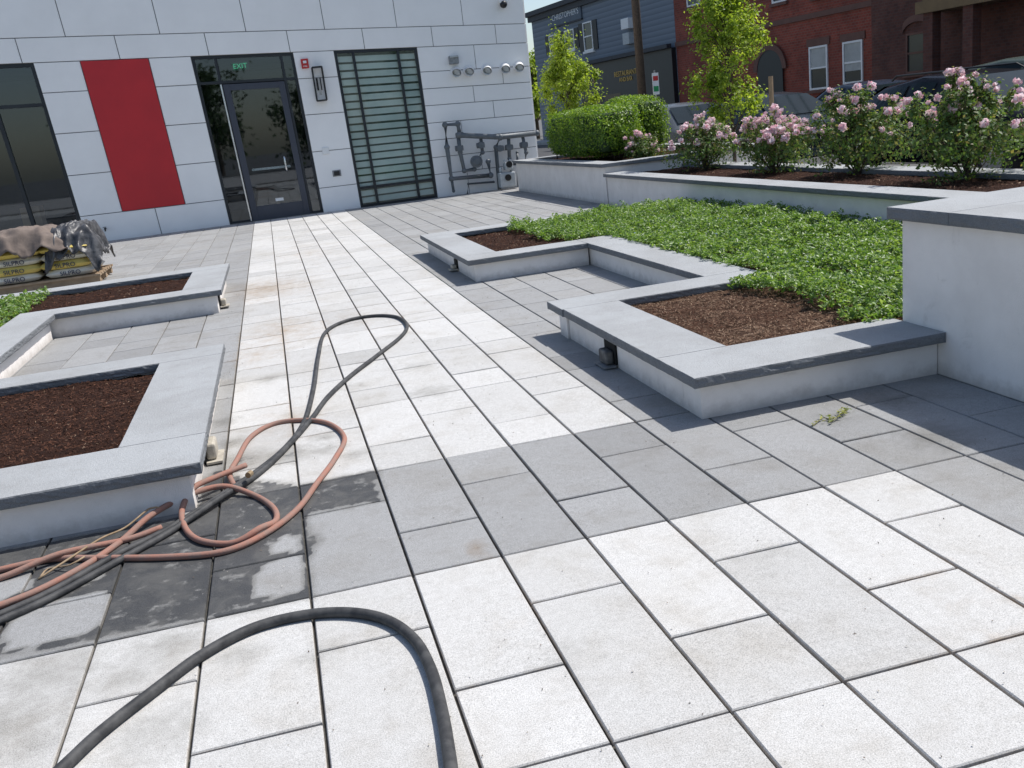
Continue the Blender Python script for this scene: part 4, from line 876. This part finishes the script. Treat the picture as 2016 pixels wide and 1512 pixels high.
# ---------------------------------------------------------------- cars
def car(loc,rz,label,paint,kind='suv',rack=0):
    t=thing('parked_car',label,'car',loc,rz)
    if kind=='suv':
        st=[(-2.25,.42,.80,.74,.88,.66),(-2.17,.30,.90,.86,.99,.74),(-2.0,.26,.95,.90,1.05,.78),(-1.62,.25,.97,.91,1.46,.62),(-.4,.24,.96,.92,1.54,.64),(.45,.24,.95,.92,1.47,.61),(1.3,.25,.92,.90,1.02,.74),(1.95,.28,.84,.87,.92,.72),(2.22,.35,.70,.78,.75,.66)]
    else:
        st=[(-2.25,.42,.75,.74,.86,.66),(-2.15,.30,.86,.85,.96,.74),(-1.85,.26,.91,.88,1.01,.76),(-1.15,.25,.92,.89,1.33,.58),(-.3,.24,.91,.90,1.42,.60),(.4,.24,.90,.90,1.36,.58),(1.2,.25,.87,.88,.96,.74),(1.95,.28,.78,.85,.85,.70),(2.22,.35,.64,.76,.70,.64)]
    b=MB(); rings=[]
    for (x,zl,zb,wb,zr_,wr2) in st:
        prof=[(0,zl),(wb*.92,zl),(wb*1.0,zl+.12),(wb*1.01,(zl+zb)/2),(wb,zb),(wr2,zr_-.03),(wr2-.10,zr_+.005),(0,zr_+.02)]
        n=len(b.v); 
        for (y,z) in prof: b.v.append((x,y,z))
        for (y,z) in prof[-2:0:-1]: b.v.append((x,-y,z))
        rings.append((n,2*len(prof)-2))
    for (a,k),(c,_) in zip(rings,rings[1:]):
        for i in range(k): j=(i+1)%k; b.f.append((a+i,a+j,c+j,c+i))
    b.f.append(tuple(range(rings[0][0],rings[0][0]+rings[0][1]))); b.f.append(tuple(reversed(range(rings[-1][0],rings[-1][0]+rings[-1][1]))))
    body=b.build('body',paint,t,local=True,smooth=True); body.modifiers.new('b','BEVEL').width=.02
    def lerp(p,q,f): return tuple(p[i]+(q[i]-p[i])*f for i in range(6))
    def at(x):
        for p,q in zip(st,st[1:]):
            if p[0]<=x<=q[0]: return lerp(p,q,(x-p[0])/(q[0]-p[0]))
    xs=(st[3][0],st[4][0],st[5][0])
    for sy in(1,-1):
        for (xa,xb,slA,slB) in ((xs[0]+.08,xs[0]+.62,-.18,0),(xs[0]+.70,xs[1]+.35,0,0),(xs[1]+.43,xs[2]-.02,0,.38)):
            g_=MB(); n=5; 
            for i in range(n+1):
                f=i/n
                for v in(.08,.9):
                    x=xa+(xb-xa)*f
                    if v<.5: x+=slA*(1-f)+slB*f
                    q=at(x); y=q[3]+(q[5]-q[3])*v; z=q[2]+(q[4]-.03-q[2])*v
                    g_.v.append((x,sy*(y+.012),z+.004))
            for i in range(n): g_.f.append((2*i,2*i+2,2*i+3,2*i+1))
            g_.build('side_window',M_CARG,t,local=True)
    for (i0,i1) in ((2,3),(5,6)):
        p,q=st[i0],st[i1]; A=lerp(p,q,.08); B=lerp(p,q,.92)
        sgn=1 if i0==5 else -1; ox=.015*sgn; oz=.025
        MB().quad((A[0]+ox,-A[5]+.07,A[4]+oz),(A[0]+ox,A[5]-.07,A[4]+oz),(B[0]+ox,B[5]-.07,B[4]+oz),(B[0]+ox,-B[5]+.07,B[4]+oz)).build('windscreen' if i0==5 else 'rear_window',M_CARG,t,local=True)
    for x in(-1.38,1.42):
        for sy in(1,-1):
            w0=MB().cyl((x,sy*.70,.33),(x,sy*.93,.33),.33,.33,24).build('wheel',M_TYRE,t,local=True,bevel=.02)
            MB().cyl((x,sy*.90,.33),(x,sy*.94,.33),.2,.19,18).build('rim',M_GALV,w0,local=True)
    for sy in(1,-1):
        MB().box(2.12,.45 if sy>0 else -.72,.60,2.235,.72 if sy>0 else -.45,.72).build('headlight',M_WHITE,t,local=True,bevel=.02)
        MB().box(-2.24,.52 if sy>0 else -.78,.70,-2.14,.78 if sy>0 else -.52,.85).build('tail_light',M_SIGRED,t,local=True,bevel=.02)
        MB().ball((.85,sy*1.0,.98),.06,.10,.07).build('mirror',paint,t,local=True,smooth=True)
        if rack: MB().tube([(-1.0,sy*.56,1.40),(-.9,sy*.56,1.46),(.2,sy*.56,1.45),(.35,sy*.56,1.38)],.014,8).build('roof_rail',M_BLACK,t,local=True)
    return t
def paint(n,c,metal=.0): 
    m=mat(n,c,tuple(x*.95 for x in c),2,.22,metal=metal,spec=.3); m.node_tree.nodes['Principled BSDF'].inputs['IOR'].default_value=1.22; return m
M_CARG=mat('car_glass',(.012,.02,.023),(.010,.016,.018),3,.06,spec=.5); M_CARG.node_tree.nodes['Principled BSDF'].inputs['IOR'].default_value=1.2; M_TYRE=mat('tyre',(.02,.02,.02),None,9,.8)
hd=R(92)
p=atx(1512,200,9.4); car((9.4,p.y,-.04),hd+PI,'dark grey hatchback parked behind the young tree and rose bushes',paint('grey_paint',(.022,.03,.038)),'sedan')
p=atx(1352,200,9.2); car((9.2,p.y+.3,-.04),hd+PI,'grey car parked behind the hedge end, leftmost of the row',paint('silver_paint',(.09,.10,.11)),'sedan')
p=atx(1905,170,9.8); car((9.8,p.y-.1,-.04),hd+PI,'black car with roof rails parked behind the rightmost rose bushes',paint('black_paint',(.008,.009,.012)),'sedan',1)
p=atx(1690,170,13.2); car((13.2,p.y,-.04),hd,'dark blue grey car in the far lane, seen between the two tall rose bushes',paint('blue_paint',(.025,.035,.055)),'sedan')
p=atx(1995,160,13.6); car((13.6,p.y,-.04),hd,'dark green grey car in the far lane at the right edge',paint('light_paint',(.07,.09,.08)),'suv')
